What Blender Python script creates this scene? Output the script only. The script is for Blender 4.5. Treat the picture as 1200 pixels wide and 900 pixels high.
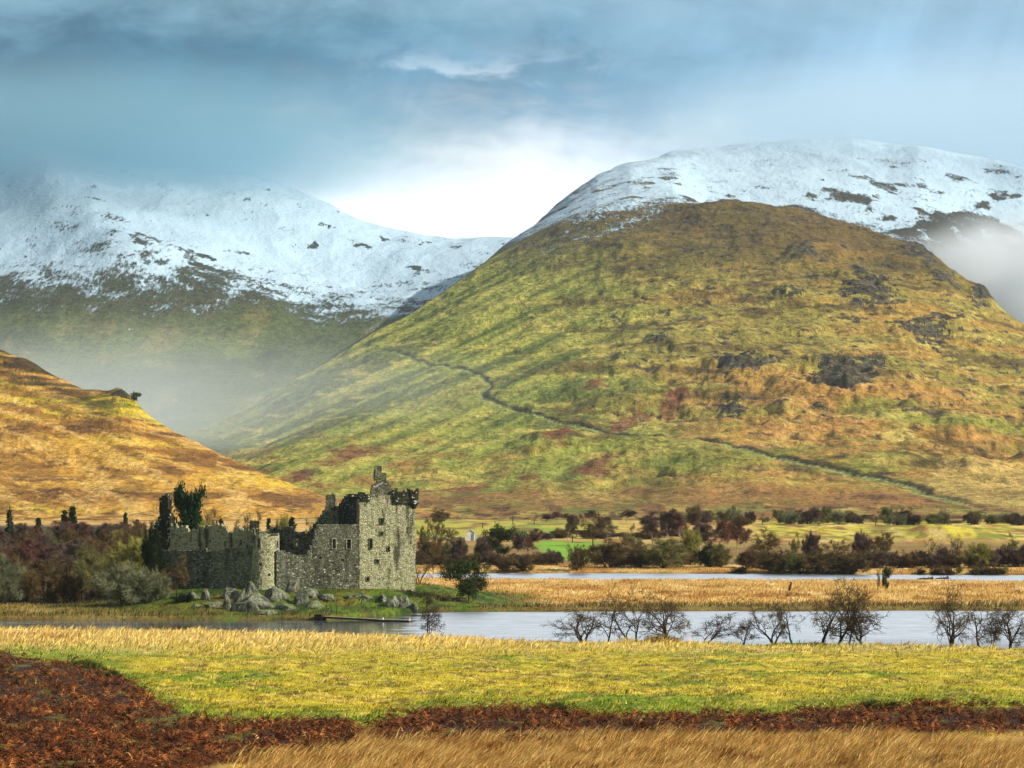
import bpy, math, random
import numpy as np
from mathutils import Vector

R = math.radians
SC = bpy.context.scene
for o in list(bpy.data.objects):
    bpy.data.objects.remove(o)
COL = SC.collection

# ---------------------------------------------------------------- camera
F = 3960.0            # focal length in photograph pixels (photo 1200 wide)
CAMZ = 30.0
HOR = 517.0           # horizon row in the photograph
cam_data = bpy.data.cameras.new('camera')
cam = bpy.data.objects.new('camera', cam_data)
COL.objects.link(cam)
cam.location = (0, 0, CAMZ)
cam.rotation_euler = (R(90), 0, 0)
cam_data.sensor_width = 36
cam_data.lens = F / 1200 * 36
cam_data.shift_y = (HOR - 450) / 1200
cam_data.clip_start = 1
cam_data.clip_end = 60000
SC.camera = cam

# ---------------------------------------------------------------- exposure, sampling
SC.view_settings.view_transform = 'Standard'
SC.view_settings.look = 'None'
SC.view_settings.exposure = 0.3
SC.view_settings.gamma = 1.0
SC.view_settings.use_curve_mapping = False
SC.render.engine = 'CYCLES'
SC.cycles.max_bounces = 7
SC.cycles.diffuse_bounces = 2
SC.cycles.glossy_bounces = 2
SC.cycles.volume_bounces = 5
SC.cycles.transparent_max_bounces = 8
SC.cycles.use_denoising = True
SC.cycles.caustics_reflective = False
SC.cycles.caustics_refractive = False

# ---------------------------------------------------------------- sun
SUN_AZ, SUN_EL = 72.0, 31.0      # azimuth from straight behind the camera towards the right
sd = bpy.data.lights.new('sun', 'SUN')
sd.energy = 5.0
sd.angle = R(0.6)
sd.color = (1.0, 0.94, 0.83)
sun = bpy.data.objects.new('sun', sd)
COL.objects.link(sun)
_d = Vector((math.sin(R(SUN_AZ)) * math.cos(R(SUN_EL)), -math.cos(R(SUN_AZ)) * math.cos(R(SUN_EL)), math.sin(R(SUN_EL))))
sun.rotation_euler = _d.to_track_quat('Z', 'Y').to_euler()
sun.location = (300, -100, 200)

# ---------------------------------------------------------------- node helper
class NT:
    def __init__(s, tree):
        s.t = tree
        s.n = tree.nodes
        s.l = tree.links
    def node(s, typ, **kw):
        n = s.n.new(typ)
        for k, v in kw.items():
            setattr(n, k, v)
        return n
    def link(s, a, b):
        s.l.new(a, b)
    def setin(s, node, key, v):
        if isinstance(v, bpy.types.NodeSocket):
            s.l.new(v, node.inputs[key])
        elif v is not None:
            node.inputs[key].default_value = v
    def math(s, op, a, b=None, c=None, clamp=False):
        n = s.node('ShaderNodeMath', operation=op, use_clamp=clamp)
        s.setin(n, 0, a)
        s.setin(n, 1, b)
        s.setin(n, 2, c)
        return n.outputs[0]
    def mix(s, fac, a, b, blend='MIX'):
        n = s.node('ShaderNodeMix', data_type='RGBA', blend_type=blend)
        s.setin(n, 0, fac)
        s.setin(n, 6, a if isinstance(a, bpy.types.NodeSocket) else (*a, 1))
        s.setin(n, 7, b if isinstance(b, bpy.types.NodeSocket) else (*b, 1))
        return n.outputs[2]
    def ramp(s, v, a, b, lo=0.0, hi=1.0, smooth=True):
        n = s.node('ShaderNodeMapRange', interpolation_type='SMOOTHSTEP' if smooth else 'LINEAR')
        s.setin(n, 0, v)
        s.setin(n, 1, a)
        s.setin(n, 2, b)
        s.setin(n, 3, lo)
        s.setin(n, 4, hi)
        return n.outputs[0]
    def noise(s, vec, scale, detail=3, rough=0.55, dist=0.0):
        n = s.node('ShaderNodeTexNoise')
        s.setin(n, 'Vector', vec)
        n.inputs['Scale'].default_value = scale
        n.inputs['Detail'].default_value = detail
        n.inputs['Roughness'].default_value = rough
        n.inputs['Distortion'].default_value = dist
        return n.outputs[0]
    def combine(s, x, y, z):
        n = s.node('ShaderNodeCombineXYZ')
        s.setin(n, 0, x)
        s.setin(n, 1, y)
        s.setin(n, 2, z)
        return n.outputs[0]
    def mapping(s, vec, scale=(1, 1, 1), rot=(0, 0, 0), loc=(0, 0, 0)):
        n = s.node('ShaderNodeMapping')
        s.setin(n, 'Vector', vec)
        n.inputs['Scale'].default_value = scale
        n.inputs['Rotation'].default_value = rot
        n.inputs['Location'].default_value = loc
        return n.outputs[0]

def srgb(r, g, b):
    f = lambda c: (c / 255 / 12.92) if c / 255 <= 0.04045 else ((c / 255 + 0.055) / 1.055) ** 2.4
    return (f(r), f(g), f(b))

# ---------------------------------------------------------------- sky
world = bpy.data.worlds.new('World')
SC.world = world
world.use_nodes = True
w = NT(world.node_tree)
w.n.clear()
sky = w.node('ShaderNodeTexSky', sky_type='NISHITA', sun_disc=False)
sky.sun_elevation = R(SUN_EL)
sky.sun_rotation = R(180 - SUN_AZ)
sky.altitude = 60
bg_sky = w.node('ShaderNodeBackground')
w.link(sky.outputs[0], bg_sky.inputs[0])
bg_sky.inputs[1].default_value = 0.10
tc = w.node('ShaderNodeTexCoord')
sep = w.node('ShaderNodeSeparateXYZ')
w.link(tc.outputs['Generated'], sep.inputs[0])
az = w.math('ARCTAN2', sep.outputs[0], sep.outputs[1])
el = w.math('ARCSINE', sep.outputs[2])
# wind-sheared cloud coordinates
def gauss(ca, ce, wa, we, A, E):
    da = w.math('DIVIDE', w.math('SUBTRACT', A, ca), wa)
    de = w.math('DIVIDE', w.math('SUBTRACT', E, ce), we)
    q = w.math('ADD', w.math('MULTIPLY', da, da), w.math('MULTIPLY', de, de))
    return w.math('EXPONENT', w.math('MULTIPLY', q, -1.0))
P = w.combine(w.math('MULTIPLY', az, 14), w.math('MULTIPLY', el, 34), 0.3)
n1 = w.noise(P, 1.0, 5, 0.55, 0.4)
n2 = w.noise(P, 2.6, 5, 0.6, 0.3)
# falling sleet and light shafts, slanting down to the left
slant = w.math('ADD', az, w.math('MULTIPLY', el, -0.38))
PS = w.combine(w.math('MULTIPLY', slant, 75), w.math('MULTIPLY', el, 5), 1.7)
n3 = w.noise(PS, 1.0, 4, 0.6, 0.15)
wa = w.math('ADD', az, w.math('MULTIPLY', w.math('SUBTRACT', n1, 0.5), 0.09))
we = w.math('ADD', el, w.math('MULTIPLY', w.math('SUBTRACT', n2, 0.5), 0.035))
mid = srgb(160, 197, 220)
c = w.mix(w.ramp(az, -0.10, 0.16), srgb(92, 154, 184), srgb(158, 196, 224))
dark = gauss(-0.150, 0.104, 0.14, 0.028, wa, we)
c = w.mix(w.math('MULTIPLY', dark, 0.95, clamp=True), c, srgb(6, 66, 96))
dark2 = gauss(-0.02, 0.106, 0.09, 0.020, wa, we)
c = w.mix(w.math('MULTIPLY', dark2, 0.60, clamp=True), c, srgb(66, 130, 168))
dark3 = gauss(0.10, 0.125, 0.10, 0.012, wa, we)
c = w.mix(w.math('MULTIPLY', dark3, 0.5, clamp=True), c, srgb(120, 164, 198))
top = w.ramp(we, 0.112, 0.140)
c = w.mix(w.math('MULTIPLY', top, 0.65), c, srgb(134, 166, 182))
gap = gauss(-0.026, 0.070, 0.062, 0.0190, wa, we)
c = w.mix(w.math('MULTIPLY', gap, 1.45, clamp=True), c, (1.1, 1.13, 1.15))
gap2 = gauss(0.05, 0.080, 0.05, 0.012, wa, we)
c = w.mix(w.math('MULTIPLY', gap2, 0.75, clamp=True), c, (0.92, 1.0, 1.08))
wisp = w.math('MULTIPLY', gauss(-0.013, 0.1125, 0.034, 0.005, wa, we), w.ramp(n2, 0.36, 0.72))
c = w.mix(w.math('MULTIPLY', wisp, 0.6, clamp=True), c, srgb(212, 226, 235))
c = w.mix(w.math('MULTIPLY', w.ramp(n3, 0.35, 0.75, -0.5, 0.5), 0.10), c, (1, 1, 1), 'SOFT_LIGHT')
shade = w.math('ADD', w.ramp(n3, 0.3, 0.7, 0.945, 1.055), w.math('ADD', w.ramp(n1, 0.3, 0.7, -0.09, 0.09), w.ramp(n2, 0.3, 0.7, -0.08, 0.08)))
sc_ = w.node('ShaderNodeVectorMath', operation='SCALE')
w.link(c, sc_.inputs[0])
w.link(shade, sc_.inputs['Scale'])
# high cloud overhead, brighter, with broken blue
PH = w.node('ShaderNodeVectorMath', operation='SCALE')
w.link(tc.outputs['Generated'], PH.inputs[0])
PH.inputs['Scale'].default_value = 2.2
nh = w.noise(PH.outputs[0], 1.0, 5, 0.6)
high = w.mix(w.ramp(nh, 0.35, 0.65), (0.12, 0.16, 0.22), (0.26, 0.28, 0.30))
# bright belt added above the view to whiten the water's reflection; grey overhead and behind
belt = w.math('MULTIPLY', w.math('MULTIPLY', w.ramp(w.math('ABSOLUTE', az), 0.9, 0.4), w.ramp(el, 0.60, 0.36)), w.ramp(nh, 0.2, 0.5, 0.75, 1.0))
high = w.mix(belt, high, (1.9, 1.95, 2.0))
cl = w.mix(w.ramp(el, 0.135, 0.19), sc_.outputs[0], high)
bg_cl = w.node('ShaderNodeBackground')
w.link(cl, bg_cl.inputs[0])
bg_cl.inputs[1].default_value = 1.0
cover = w.math('SUBTRACT', 1.0, w.math('MULTIPLY', w.ramp(nh, 0.50, 0.36), w.ramp(el, 0.2, 0.45, 0.0, 0.7)))
mx = w.node('ShaderNodeMixShader')
w.link(cover, mx.inputs[0])
w.link(bg_sky.outputs[0], mx.inputs[1])
w.link(bg_cl.outputs[0], mx.inputs[2])
wo = w.node('ShaderNodeOutputWorld')
w.link(mx.outputs[0], wo.inputs[0])

# ---------------------------------------------------------------- numpy noise
def _hash(ix, iy, seed):
    h = (ix.astype(np.int64) * 374761393 + iy.astype(np.int64) * 668265263 + seed * 1442695041) & 0xffffffff
    h = ((h ^ (h >> 13)) * 1274126177) & 0xffffffff
    h = ((h ^ (h >> 16)) * 2246822519) & 0xffffffff
    return (h ^ (h >> 13)) & 0xffff

def perlin(x, y, seed=0):
    x = np.asarray(x, dtype=np.float64)
    y = np.asarray(y, dtype=np.float64)
    ix, iy = np.floor(x), np.floor(y)
    fx, fy = x - ix, y - iy
    ux, uy = fx * fx * fx * (fx * (fx * 6 - 15) + 10), fy * fy * fy * (fy * (fy * 6 - 15) + 10)
    def g(ox, oy):
        a = _hash(ix + ox, iy + oy, seed) * (2 * math.pi / 65536)
        return np.cos(a) * (fx - ox) + np.sin(a) * (fy - oy)
    a = g(0, 0) * (1 - ux) + g(1, 0) * ux
    b = g(0, 1) * (1 - ux) + g(1, 1) * ux
    return (a * (1 - uy) + b * uy) * 1.5

def fbm(x, y, octv=5, seed=0, gain=0.5, lac=2.03):
    s, a, t = 0, 1.0, 0.0
    for i in range(octv):
        s = s + a * perlin(x, y, seed + i * 17)
        t += a
        a *= gain
        x = x * lac + 3.7
        y = y * lac - 1.9
    return s / t * 1.3

def ridged(x, y, octv=4, seed=0):
    s, a, t = 0, 1.0, 0.0
    for i in range(octv):
        s = s + a * (1 - np.abs(perlin(x, y, seed + i * 13)) * 2)
        t += a
        a *= 0.5
        x = x * 2.1 + 1.3
        y = y * 2.1 - 4.1
    return s / t

def sstep(a, b, x):
    t = np.clip((x - a) / (b - a), 0, 1)
    return t * t * (3 - 2 * t)

def lerp3(a, b, f):
    return a * (1 - f[..., None]) + np.asarray(b) * f[..., None]

def px2x(px, Y):
    return (px - 600.0) / F * Y

def row2z(row, Y):
    return CAMZ + (HOR - row) / F * Y

def polydist(px, py, pts, ys=1.0):
    """distance from points to a polyline, in the polyline's own units, and the signed side"""
    best = np.full(px.shape, 1e9)
    side = np.zeros(px.shape)
    for (x0, y0), (x1, y1) in zip(pts[:-1], pts[1:]):
        dx, dy = x1 - x0, (y1 - y0) * ys
        L2 = dx * dx + dy * dy
        t = np.clip(((px - x0) * dx + (py - y0) * ys * dy) / L2, 0, 1)
        ex, ey = px - x0 - t * dx, (py - y0) * ys - t * dy
        d = np.hypot(ex, ey)
        m = d < best
        best = np.where(m, d, best)
        side = np.where(m, np.sign(dx * ey - dy * ex), side)
    return best, side

# ---------------------------------------------------------------- mesh helpers
def mesh_np(name, verts, faces, mat=None, smooth=False, attrs=None, k=None):
    """verts (n,3), faces (m,k)"""
    me = bpy.data.meshes.new(name)
    verts = np.ascontiguousarray(verts, dtype=np.float32)
    faces = np.ascontiguousarray(faces, dtype=np.int32)
    me.vertices.add(len(verts))
    me.vertices.foreach_set('co', verts.ravel())
    m, k = faces.shape
    me.loops.add(m * k)
    me.loops.foreach_set('vertex_index', faces.ravel())
    me.polygons.add(m)
    me.polygons.foreach_set('loop_start', np.arange(0, m * k, k, dtype=np.int32))
    me.polygons.foreach_set('use_smooth', np.full(m, smooth, dtype=bool))
    me.update(calc_edges=True)
    for an, av in (attrs or {}).items():
        av = np.asarray(av, dtype=np.float32)
        if av.ndim == 2:
            a = me.attributes.new(an, 'FLOAT_COLOR', 'POINT')
            if av.shape[1] == 3:
                av = np.concatenate([av, np.ones((len(av), 1), np.float32)], 1)
            a.data.foreach_set('color', np.ascontiguousarray(av).ravel())
        else:
            a = me.attributes.new(an, 'FLOAT', 'POINT')
            a.data.foreach_set('value', av)
    if mat:
        me.materials.append(mat)
    return me

def link(name, me, parent=None, **props):
    o = bpy.data.objects.new(name, me)
    COL.objects.link(o)
    if parent is not None:
        o.parent = parent
    for k, v in props.items():
        o[k] = v
    return o

def grid_faces(nr, nc):
    i = np.arange(nr * nc).reshape(nr, nc)
    return np.stack([i[:-1, :-1], i[:-1, 1:], i[1:, 1:], i[1:, :-1]], -1).reshape(-1, 4)

def empty(name, loc, rz=0.0, **props):
    o = bpy.data.objects.new(name, None)
    COL.objects.link(o)
    o.location = loc
    o.rotation_euler = (0, 0, rz)
    o.empty_display_size = 0.5
    for k, v in props.items():
        o[k] = v
    return o

def material(name):
    m = bpy.data.materials.new(name)
    m.use_nodes = True
    t = NT(m.node_tree)
    t.n.clear()
    b = t.node('ShaderNodeBsdfPrincipled')
    out = t.node('ShaderNodeOutputMaterial')
    t.link(b.outputs[0], out.inputs[0])
    return m, t, b, out

def attr(t, name, col=True):
    n = t.node('ShaderNodeAttribute', attribute_name=name)
    return n.outputs['Color'] if col else n.outputs['Fac']

def bump(t, h, strength, dist, bsdf):
    n = t.node('ShaderNodeBump')
    n.inputs['Strength'].default_value = strength
    n.inputs['Distance'].default_value = dist
    t.link(h, n.inputs['Height'])
    t.link(n.outputs[0], bsdf.inputs['Normal'])

def scale_col(t, c, f):
    n = t.node('ShaderNodeVectorMath', operation='SCALE')
    t.link(c, n.inputs[0])
    t.setin(n, 'Scale', f)
    return n.outputs[0]

# ================================================================= TERRAIN
def blur(a, k, axis):
    if k < 1:
        return a
    ker = np.hanning(2 * k + 3)[1:-1]
    ker /= ker.sum()
    pad = [(0, 0)] * a.ndim
    pad[axis] = (k, k)
    b = np.pad(a, pad, mode='edge')
    out = np.zeros_like(a)
    n = a.shape[axis]
    for i, wgt in enumerate(ker):
        sl = [slice(None)] * a.ndim
        sl[axis] = slice(i, i + n)
        out += wgt * b[tuple(sl)]
    return out

# ---- the plain: shorelines as functions of bearing
_np = [-4000, -600, 0, 300, 450, 600, 800, 1000, 1200, 1700, 4000]
_nY = [545, 540, 531, 523, 512, 498, 492, 488, 480, 470, 470]
_fp = [-4000, -600, 0, 200, 380, 440, 500, 600, 800, 1000, 1200, 1700, 4000]
_fY = [580, 572, 566, 566, 567, 580, 590, 594, 596, 597, 598, 600, 605]
_ap = [-4000, 120, 300, 520, 600, 900, 1200, 2000, 4000]
_aY = [760, 744, 736, 729, 725, 720, 713, 706, 696]
_bp = [-4000, 120, 300, 520, 600, 900, 1200, 2000, 4000]
_bY = [761, 744, 752, 764, 768, 764, 756, 760, 770]
_prY = [-3000, -300, 0, 40, 85, 170, 220, 300, 400, 470, 492, 500]
_prZ = [60, 40, 28.2, 24.2, 19.3, 13.3, 11.2, 8.2, 4.2, 1.6, 0.9, 0.5]
MX, MY = px2x(335, 620), 628.0

def bearing(X, Y):
    return 600 + F * X / np.maximum(Y, 60)

def gh(X, Y):
    X = np.asarray(X, float)
    Y = np.asarray(Y, float)
    p = bearing(X, Y)
    Yn = np.interp(p, _np, _nY) + 1.6 * perlin(X * 0.06, X * 0 + 3, 5)
    Yf = np.interp(p, _fp, _fY) + 2.0 * perlin(X * 0.05, X * 0 + 9, 6)
    Ya = np.interp(p, _ap, _aY) + 2.0 * perlin(X * 0.03, X * 0 + 5, 7)
    Yb = np.interp(p, _bp, _bY) + 2.0 * perlin(X * 0.03, X * 0 + 1, 8)
    near = np.interp(Y * 500 / Yn, _prY, _prZ)
    near = near + 0.40 * perlin(X / 14, Y / 22, 1) + 0.26 * perlin(X / 4.2, Y / 6, 2) + 0.14 * perlin(X / 1.6, Y / 2.2, 3)
    # a low grassy tongue at the water's edge on the right
    plain = 0.62 + 0.18 * perlin(X / 13, Y / 20, 11) + 0.10 * perlin(X / 3, Y / 4, 12)
    plain = plain + np.interp(Y, [780, 900, 1000, 1150, 1200, 1300, 2000, 14000], [0, 0.3, 0.8, 1.4, 1.0, -0.6, -4, -4])
    plain = plain + (3.6 + 0.8 * perlin(X / 5, Y / 14, 33)) * np.exp(-((X - px2x(1102, 1010)) / 13) ** 2 - ((Y - 1012) / 30) ** 2)
    rx = np.where(X > MX, (X - MX) / 44.0, (X - MX) / 40.0)
    ry = np.where(Y > MY, (Y - MY) / 50.0, (Y - MY) / 58.0)
    r = np.hypot(rx, ry) + 0.05 * perlin(X / 9, Y / 9, 21)
    m = 1 - sstep(0.42, 1.0, r)
    rough = sstep(0.02, 0.4, m) * (1 - sstep(0.8, 1.0, m))
    mound = 2.6 * m + rough * (0.9 * ridged(X / 7, Y / 9, 3, 31) - 0.35) * sstep(-60, -30, X - 8 * perlin(Y / 9, X / 9, 4))
    plain = plain + mound
    land = np.where(Y < (Yn + Yf) / 2, near, plain)
    d1 = np.minimum(Y - Yn, Yf - Y)
    d2 = np.minimum(Y - Ya, Yb - Y)
    s = np.maximum(sstep(-1.2, 1.6, d1), sstep(-1.5, 1.8, d2))
    return land * (1 - s) + (-1.3) * s

def g1(x, y):
    return float(gh(np.array([x]), np.array([y]))[0])

def ground_row(X, Y, Z):
    return HOR + F * (CAMZ - Z) / np.maximum(Y, 60)

# bracken: upper and lower edge (photo rows) of the rusty patch and band
_bt = ([-600, 0, 30, 60, 100, 140, 160, 185, 230, 265, 300, 360, 405, 430, 445, 470, 520, 620, 700, 800, 900, 960, 1000, 1100, 1200, 1800],
       [740, 760, 770, 776, 776, 790, 806, 824, 840, 852, 848, 845, 846, 858, 850, 840, 831, 832, 839, 838, 840, 832, 827, 827, 831, 836])
_bb = ([-600, 0, 150, 270, 400, 425, 445, 560, 700, 800, 900, 1000, 1200, 1800],
       [960, 930, 915, 896, 886, 866, 876, 873, 872, 866, 866, 862, 860, 850])

def bracken_mask(p, row, X, Y):
    n = 7 * fbm(X / 5, Y / 9, 4, 71)
    top = np.interp(p, *_bt) + n
    bot = np.interp(p, *_bb) + 6 * fbm(X / 4, Y / 7, 3, 75)
    return sstep(-3, 3, row - top) * sstep(-3, 3, bot - row)

def ground_colour(X, Y, Z):
    p = bearing(X, Y)
    row = ground_row(X, Y, Z)
    big = fbm(X / 18, Y / 30, 4, 41)
    med = fbm(X / 5, Y / 9, 4, 45)
    fine = fbm(X / 1.3, Y / 2.2, 3, 49)
    # near field
    c = np.zeros(X.shape + (3,)) + np.array(srgb(184, 166, 40))
    c = lerp3(c, srgb(118, 136, 22), sstep(-0.1, 0.45, big + 0.4 * med))
    c = lerp3(c, srgb(204, 174, 80), sstep(0.05, 0.5, med - 0.3 * big) * 0.8)
    c = lerp3(c, srgb(120, 78, 30), sstep(0.22, 0.55, fine * 0.5 + med * 0.7) * 0.7 *
              np.exp(-((p - 420) / 130) ** 2 - ((row - 800) / 14) ** 2))
    c = lerp3(c, srgb(108, 80, 28), sstep(0.1, 0.5, fine * 0.5 + fbm(X / 6, Y / 9, 3, 52)) * 0.7 *
              np.exp(-((p - 690) / 160) ** 2 - ((row - 792) / 13) ** 2))
    c = lerp3(c, srgb(92, 78, 24), sstep(0.08, 0.40, fine * 0.7 + med * 0.6) * 0.8)
    c = lerp3(c, srgb(222, 196, 78), sstep(0.15, 0.45, fbm(X / 3, Y / 6, 3, 57) - 0.4 * fine) * 0.7)
    c = lerp3(c, srgb(110, 130, 24), np.exp(-((row - np.interp(p, *_bt) + 8) / 9.0) ** 2) * 0.75)
    c = lerp3(c, srgb(122, 142, 30), np.exp(-((p - 70) / 90) ** 2 - ((row - 765) / 7) ** 2) * 0.9)
    straw = sstep(772, 748, row - 5 * med - 4 * big)
    c = lerp3(c, srgb(222, 192, 116), straw * 0.92)
    c = lerp3(c, srgb(160, 92, 50), np.exp(-((p - 40) / 70) ** 2 - ((row - 748) / 5) ** 2) * sstep(-0.2, 0.3, med) * 0.9)
    Yn = np.interp(p, _np, _nY)
    c = lerp3(c, srgb(128, 150, 40), sstep(14, 5, Yn - Y) * sstep(790, 860, p) * sstep(1060, 1030, p))
    br = bracken_mask(p, row, X, Y)
    bsoil = lerp3(np.zeros(X.shape + (3,)) + np.array(srgb(58, 32, 16)), srgb(98, 92, 24), sstep(0.10, 0.35, fbm(X / 3.0, Y / 5, 3, 431)))
    c = c * (1 - br[..., None]) + bsoil * br[..., None]
    low = sstep(-9, 5, row - np.interp(p, *_bb))
    c = lerp3(c, srgb(176, 132, 66), low * (0.75 + 0.25 * np.clip(med * 2, -1, 1)))
    near = c
    # marsh between the two waters, then fields and wood floor
    f = np.zeros(X.shape + (3,)) + np.array(srgb(206, 166, 92))
    f = lerp3(f, srgb(176, 128, 62), sstep(-0.1, 0.4, fbm(X / 12, Y / 30, 4, 61)))
    f = lerp3(f, srgb(224, 190, 122), sstep(0.05, 0.5, fbm(X / 7, Y / 24, 4, 65)))
    Yf = np.interp(p, _fp, _fY)
    reed = sstep(24, 3, Y - Yf + 10 * med) * (Y > Yf - 2)
    f = lerp3(f, srgb(104, 92, 40), reed * 0.8)
    rx = (X - MX) / 46.0
    ry = np.where(Y > MY, (Y - MY) / 55.0, (Y - MY) / 62.0)
    m = sstep(1.12, 0.86, np.hypot(rx, ry) + 0.12 * med)
    grass = lerp3(np.zeros(X.shape + (3,)) + np.array(srgb(90, 112, 28)), srgb(52, 72, 24), sstep(-0.3, 0.25, med))
    grass = lerp3(grass, srgb(120, 104, 44), sstep(0.0, 0.35, big + 0.5 * fine) * 0.8)
    f = f * (1 - m[..., None]) + grass * m[..., None]
    f = lerp3(f, srgb(104, 100, 40), sstep(200, 120, p) * sstep(560, 590, Y) * sstep(660, 620, Y) * 0.7)
    wood = sstep(796, 812, Y + 8 * med) * sstep(1000, 930, Y + 30 * big)
    f = lerp3(f, srgb(120, 92, 50), wood * 0.8)
    f = lerp3(f, srgb(150, 140, 54), wood * sstep(0.0, 0.4, fbm(X / 10, Y / 40, 3, 68)) * 0.7)
    wl = sstep(600, 616, Y) * sstep(170, 120, p) * sstep(1160, 1100, Y)
    f = lerp3(f, srgb(74, 60, 38), wl)
    gf = sstep(618, 634, p + 14 * big) * sstep(712, 690, p + 20 * med) * sstep(822, 846, Y + 16 * med) * sstep(985, 950, Y + 40 * big)
    f = lerp3(f, srgb(128, 172, 48), gf)
    fl = sstep(870, 900, p) * sstep(960, 990, Y + 8 * med)
    gold = lerp3(np.zeros(X.shape + (3,)) + np.array(srgb(206, 188, 62)), srgb(160, 152, 50), sstep(0, 0.4, big))
    gold = lerp3(gold, srgb(224, 196, 110), sstep(0.0, 0.35, fbm(X / 9, Y / 50, 4, 81)))
    gold = lerp3(gold, srgb(128, 132, 40), sstep(0.05, 0.35, fbm(X / 14, Y / 60, 4, 83)))
    gold = lerp3(gold, srgb(156, 104, 56), sstep(0.12, 0.36, fbm(X / 11, Y / 45, 4, 85)) * 0.8)
    gold = lerp3(gold, srgb(92, 74, 40), sstep(0.16, 0.36, fbm(X / 5, Y / 25, 4, 87)) * 0.7)
    f = f * (1 - fl[..., None]) + gold * fl[..., None]
    ml = sstep(990, 1030, Y) * sstep(760, 700, p) * sstep(440, 500, p)
    f = lerp3(f, srgb(180, 170, 64), ml)
    f = lerp3(f, srgb(134, 156, 54), ml * sstep(-0.05, 0.3, fbm(X / 16, Y / 60, 4, 67)))
    f = lerp3(f, srgb(130, 88, 52), ml * sstep(0.1, 0.35, fbm(X / 8, Y / 40, 4, 66)) * 0.8)
    moor = sstep(1180, 1260, Y)
    f = lerp3(f, srgb(172, 138, 72), moor)
    f = lerp3(f, srgb(138, 98, 54), moor * sstep(-0.1, 0.35, fbm(X / 22, Y / 260, 4, 69)))
    f = lerp3(f, srgb(196, 176, 92), moor * sstep(0.05, 0.4, fbm(X / 30, Y / 240, 4, 70)))
    f = lerp3(f, srgb(96, 74, 46), moor * sstep(0.1, 0.4, fbm(X / 9, Y / 160, 4, 72)))
    Ym = (np.interp(p, _np, _nY) + Yf) / 2
    c = np.where((Y < Ym)[..., None], near, f)
    wet = sstep(0.25, -0.2, Z)
    return lerp3(c, srgb(62, 52, 34), wet)

ys = np.concatenate([[-2400, -900, -350, -150, -60, 0, 40, 70, 95, 115, 130, 142], np.arange(150, 520, 1.2), np.arange(520, 780, 1.3),
                     np.arange(780, 1420, 4.0), np.arange(1420, 2600, 60), [2700, 3200, 4000, 5500, 7500, 9600]])
us = np.concatenate([[-1.5, -1.1, -0.8, -0.6, -0.45, -0.36, -0.3, -0.27], np.arange(-0.25, 0.25, 0.00062), [0.25, 0.27, 0.3, 0.36, 0.45, 0.6, 0.8, 1.1, 1.5]])
wY = np.where(ys > 0, np.sqrt(ys ** 2 + 110.0 ** 2), 110 - ys)
GX = us[None, :] * wY[:, None]
GY = np.repeat(ys[:, None], len(us), 1)
GZ = gh(GX, GY)
GC = ground_colour(GX, GY, GZ)

mg, t, b, _ = material('meadow_and_marsh')
c = attr(t, 'tint')
geo = t.node('ShaderNodeNewGeometry')
pos = geo.outputs['Position']
na = t.noise(t.mapping(pos, (1, 0.6, 1)), 1.6, 4, 0.65)
nb = t.noise(pos, 0.22, 4, 0.6)
c = scale_col(t, c, t.math('ADD', t.ramp(na, 0.3, 0.7, 0.62, 1.3, False), t.ramp(nb, 0.3, 0.7, -0.12, 0.12, False)))
t.link(c, b.inputs['Base Color'])
b.inputs['Roughness'].default_value = 0.95
b.inputs['Specular IOR Level'].default_value = 0.15
bump(t, na, 0.8, 0.35, b)
me = mesh_np('ground', np.stack([GX, GY, GZ], -1).reshape(-1, 3), grid_faces(*GX.shape), mg, True, {'tint': GC.reshape(-1, 3)})
link('ground', me, kind='structure', label='meadow, river banks and marshy valley floor')

# ---- water: one level sheet at z = 0 showing in both channels
mw, t, b, _ = material('river_water')
geo = t.node('ShaderNodeNewGeometry')
pos = geo.outputs['Position']
sepw = t.node('ShaderNodeSeparateXYZ')
t.link(pos, sepw.inputs[0])
b.inputs['Base Color'].default_value = (0.055, 0.065, 0.072, 1)
b.inputs['IOR'].default_value = 1.33
b.inputs['Specular IOR Level'].default_value = 0.9
pat = t.noise(t.mapping(pos, (0.10, 0.40, 1)), 1.0, 5, 0.65)
# wind ruffles the open water; the lee of the castle rock lies calm
lee = t.ramp(t.math('ADD', sepw.outputs[0], t.ramp(pat, 0.3, 0.7, -4, 4)), -18, -13)
far = t.ramp(sepw.outputs[1], 640, 700)
open_ = t.math('MAXIMUM', lee, far)
rgh = t.math('ADD', t.math('MULTIPLY', open_, 0.42), t.ramp(pat, 0.35, 0.7, 0.07, 0.18))
t.link(rgh, b.inputs['Roughness'])
wv = t.noise(t.mapping(pos, (0.7, 1.6, 1)), 1.0, 4, 0.6)
# wind-whipped water throws back far more of the bright sky than the still pool in the lee
gl = t.node('ShaderNodeBsdfGlossy')
gl.inputs['Color'].default_value = (0.84, 0.89, 0.94, 1)
gl.inputs['Roughness'].default_value = 0.45
rip = t.noise(t.mapping(pos, (0.35, 1.3, 1)), 1.0, 5, 0.7)
near_dark = t.ramp(t.math('SUBTRACT', sepw.outputs[1], t.math('MULTIPLY', sepw.outputs[0], 0.12)), 476, 515, 0.35, 1.0)
fac = t.math('MULTIPLY', t.math('MULTIPLY', open_, t.ramp(pat, 0.36, 0.62, 0.44, 0.68)), near_dark)
fac = t.math('MULTIPLY', fac, t.ramp(rip, 0.3, 0.65, 0.72, 1.1))
mxw = t.node('ShaderNodeMixShader')
t.link(fac, mxw.inputs[0])
t.link(b.outputs[0], mxw.inputs[1])
t.link(gl.outputs[0], mxw.inputs[2])
t.link(mxw.outputs[0], _.inputs[0])
nbmp = t.node('ShaderNodeBump')
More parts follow.
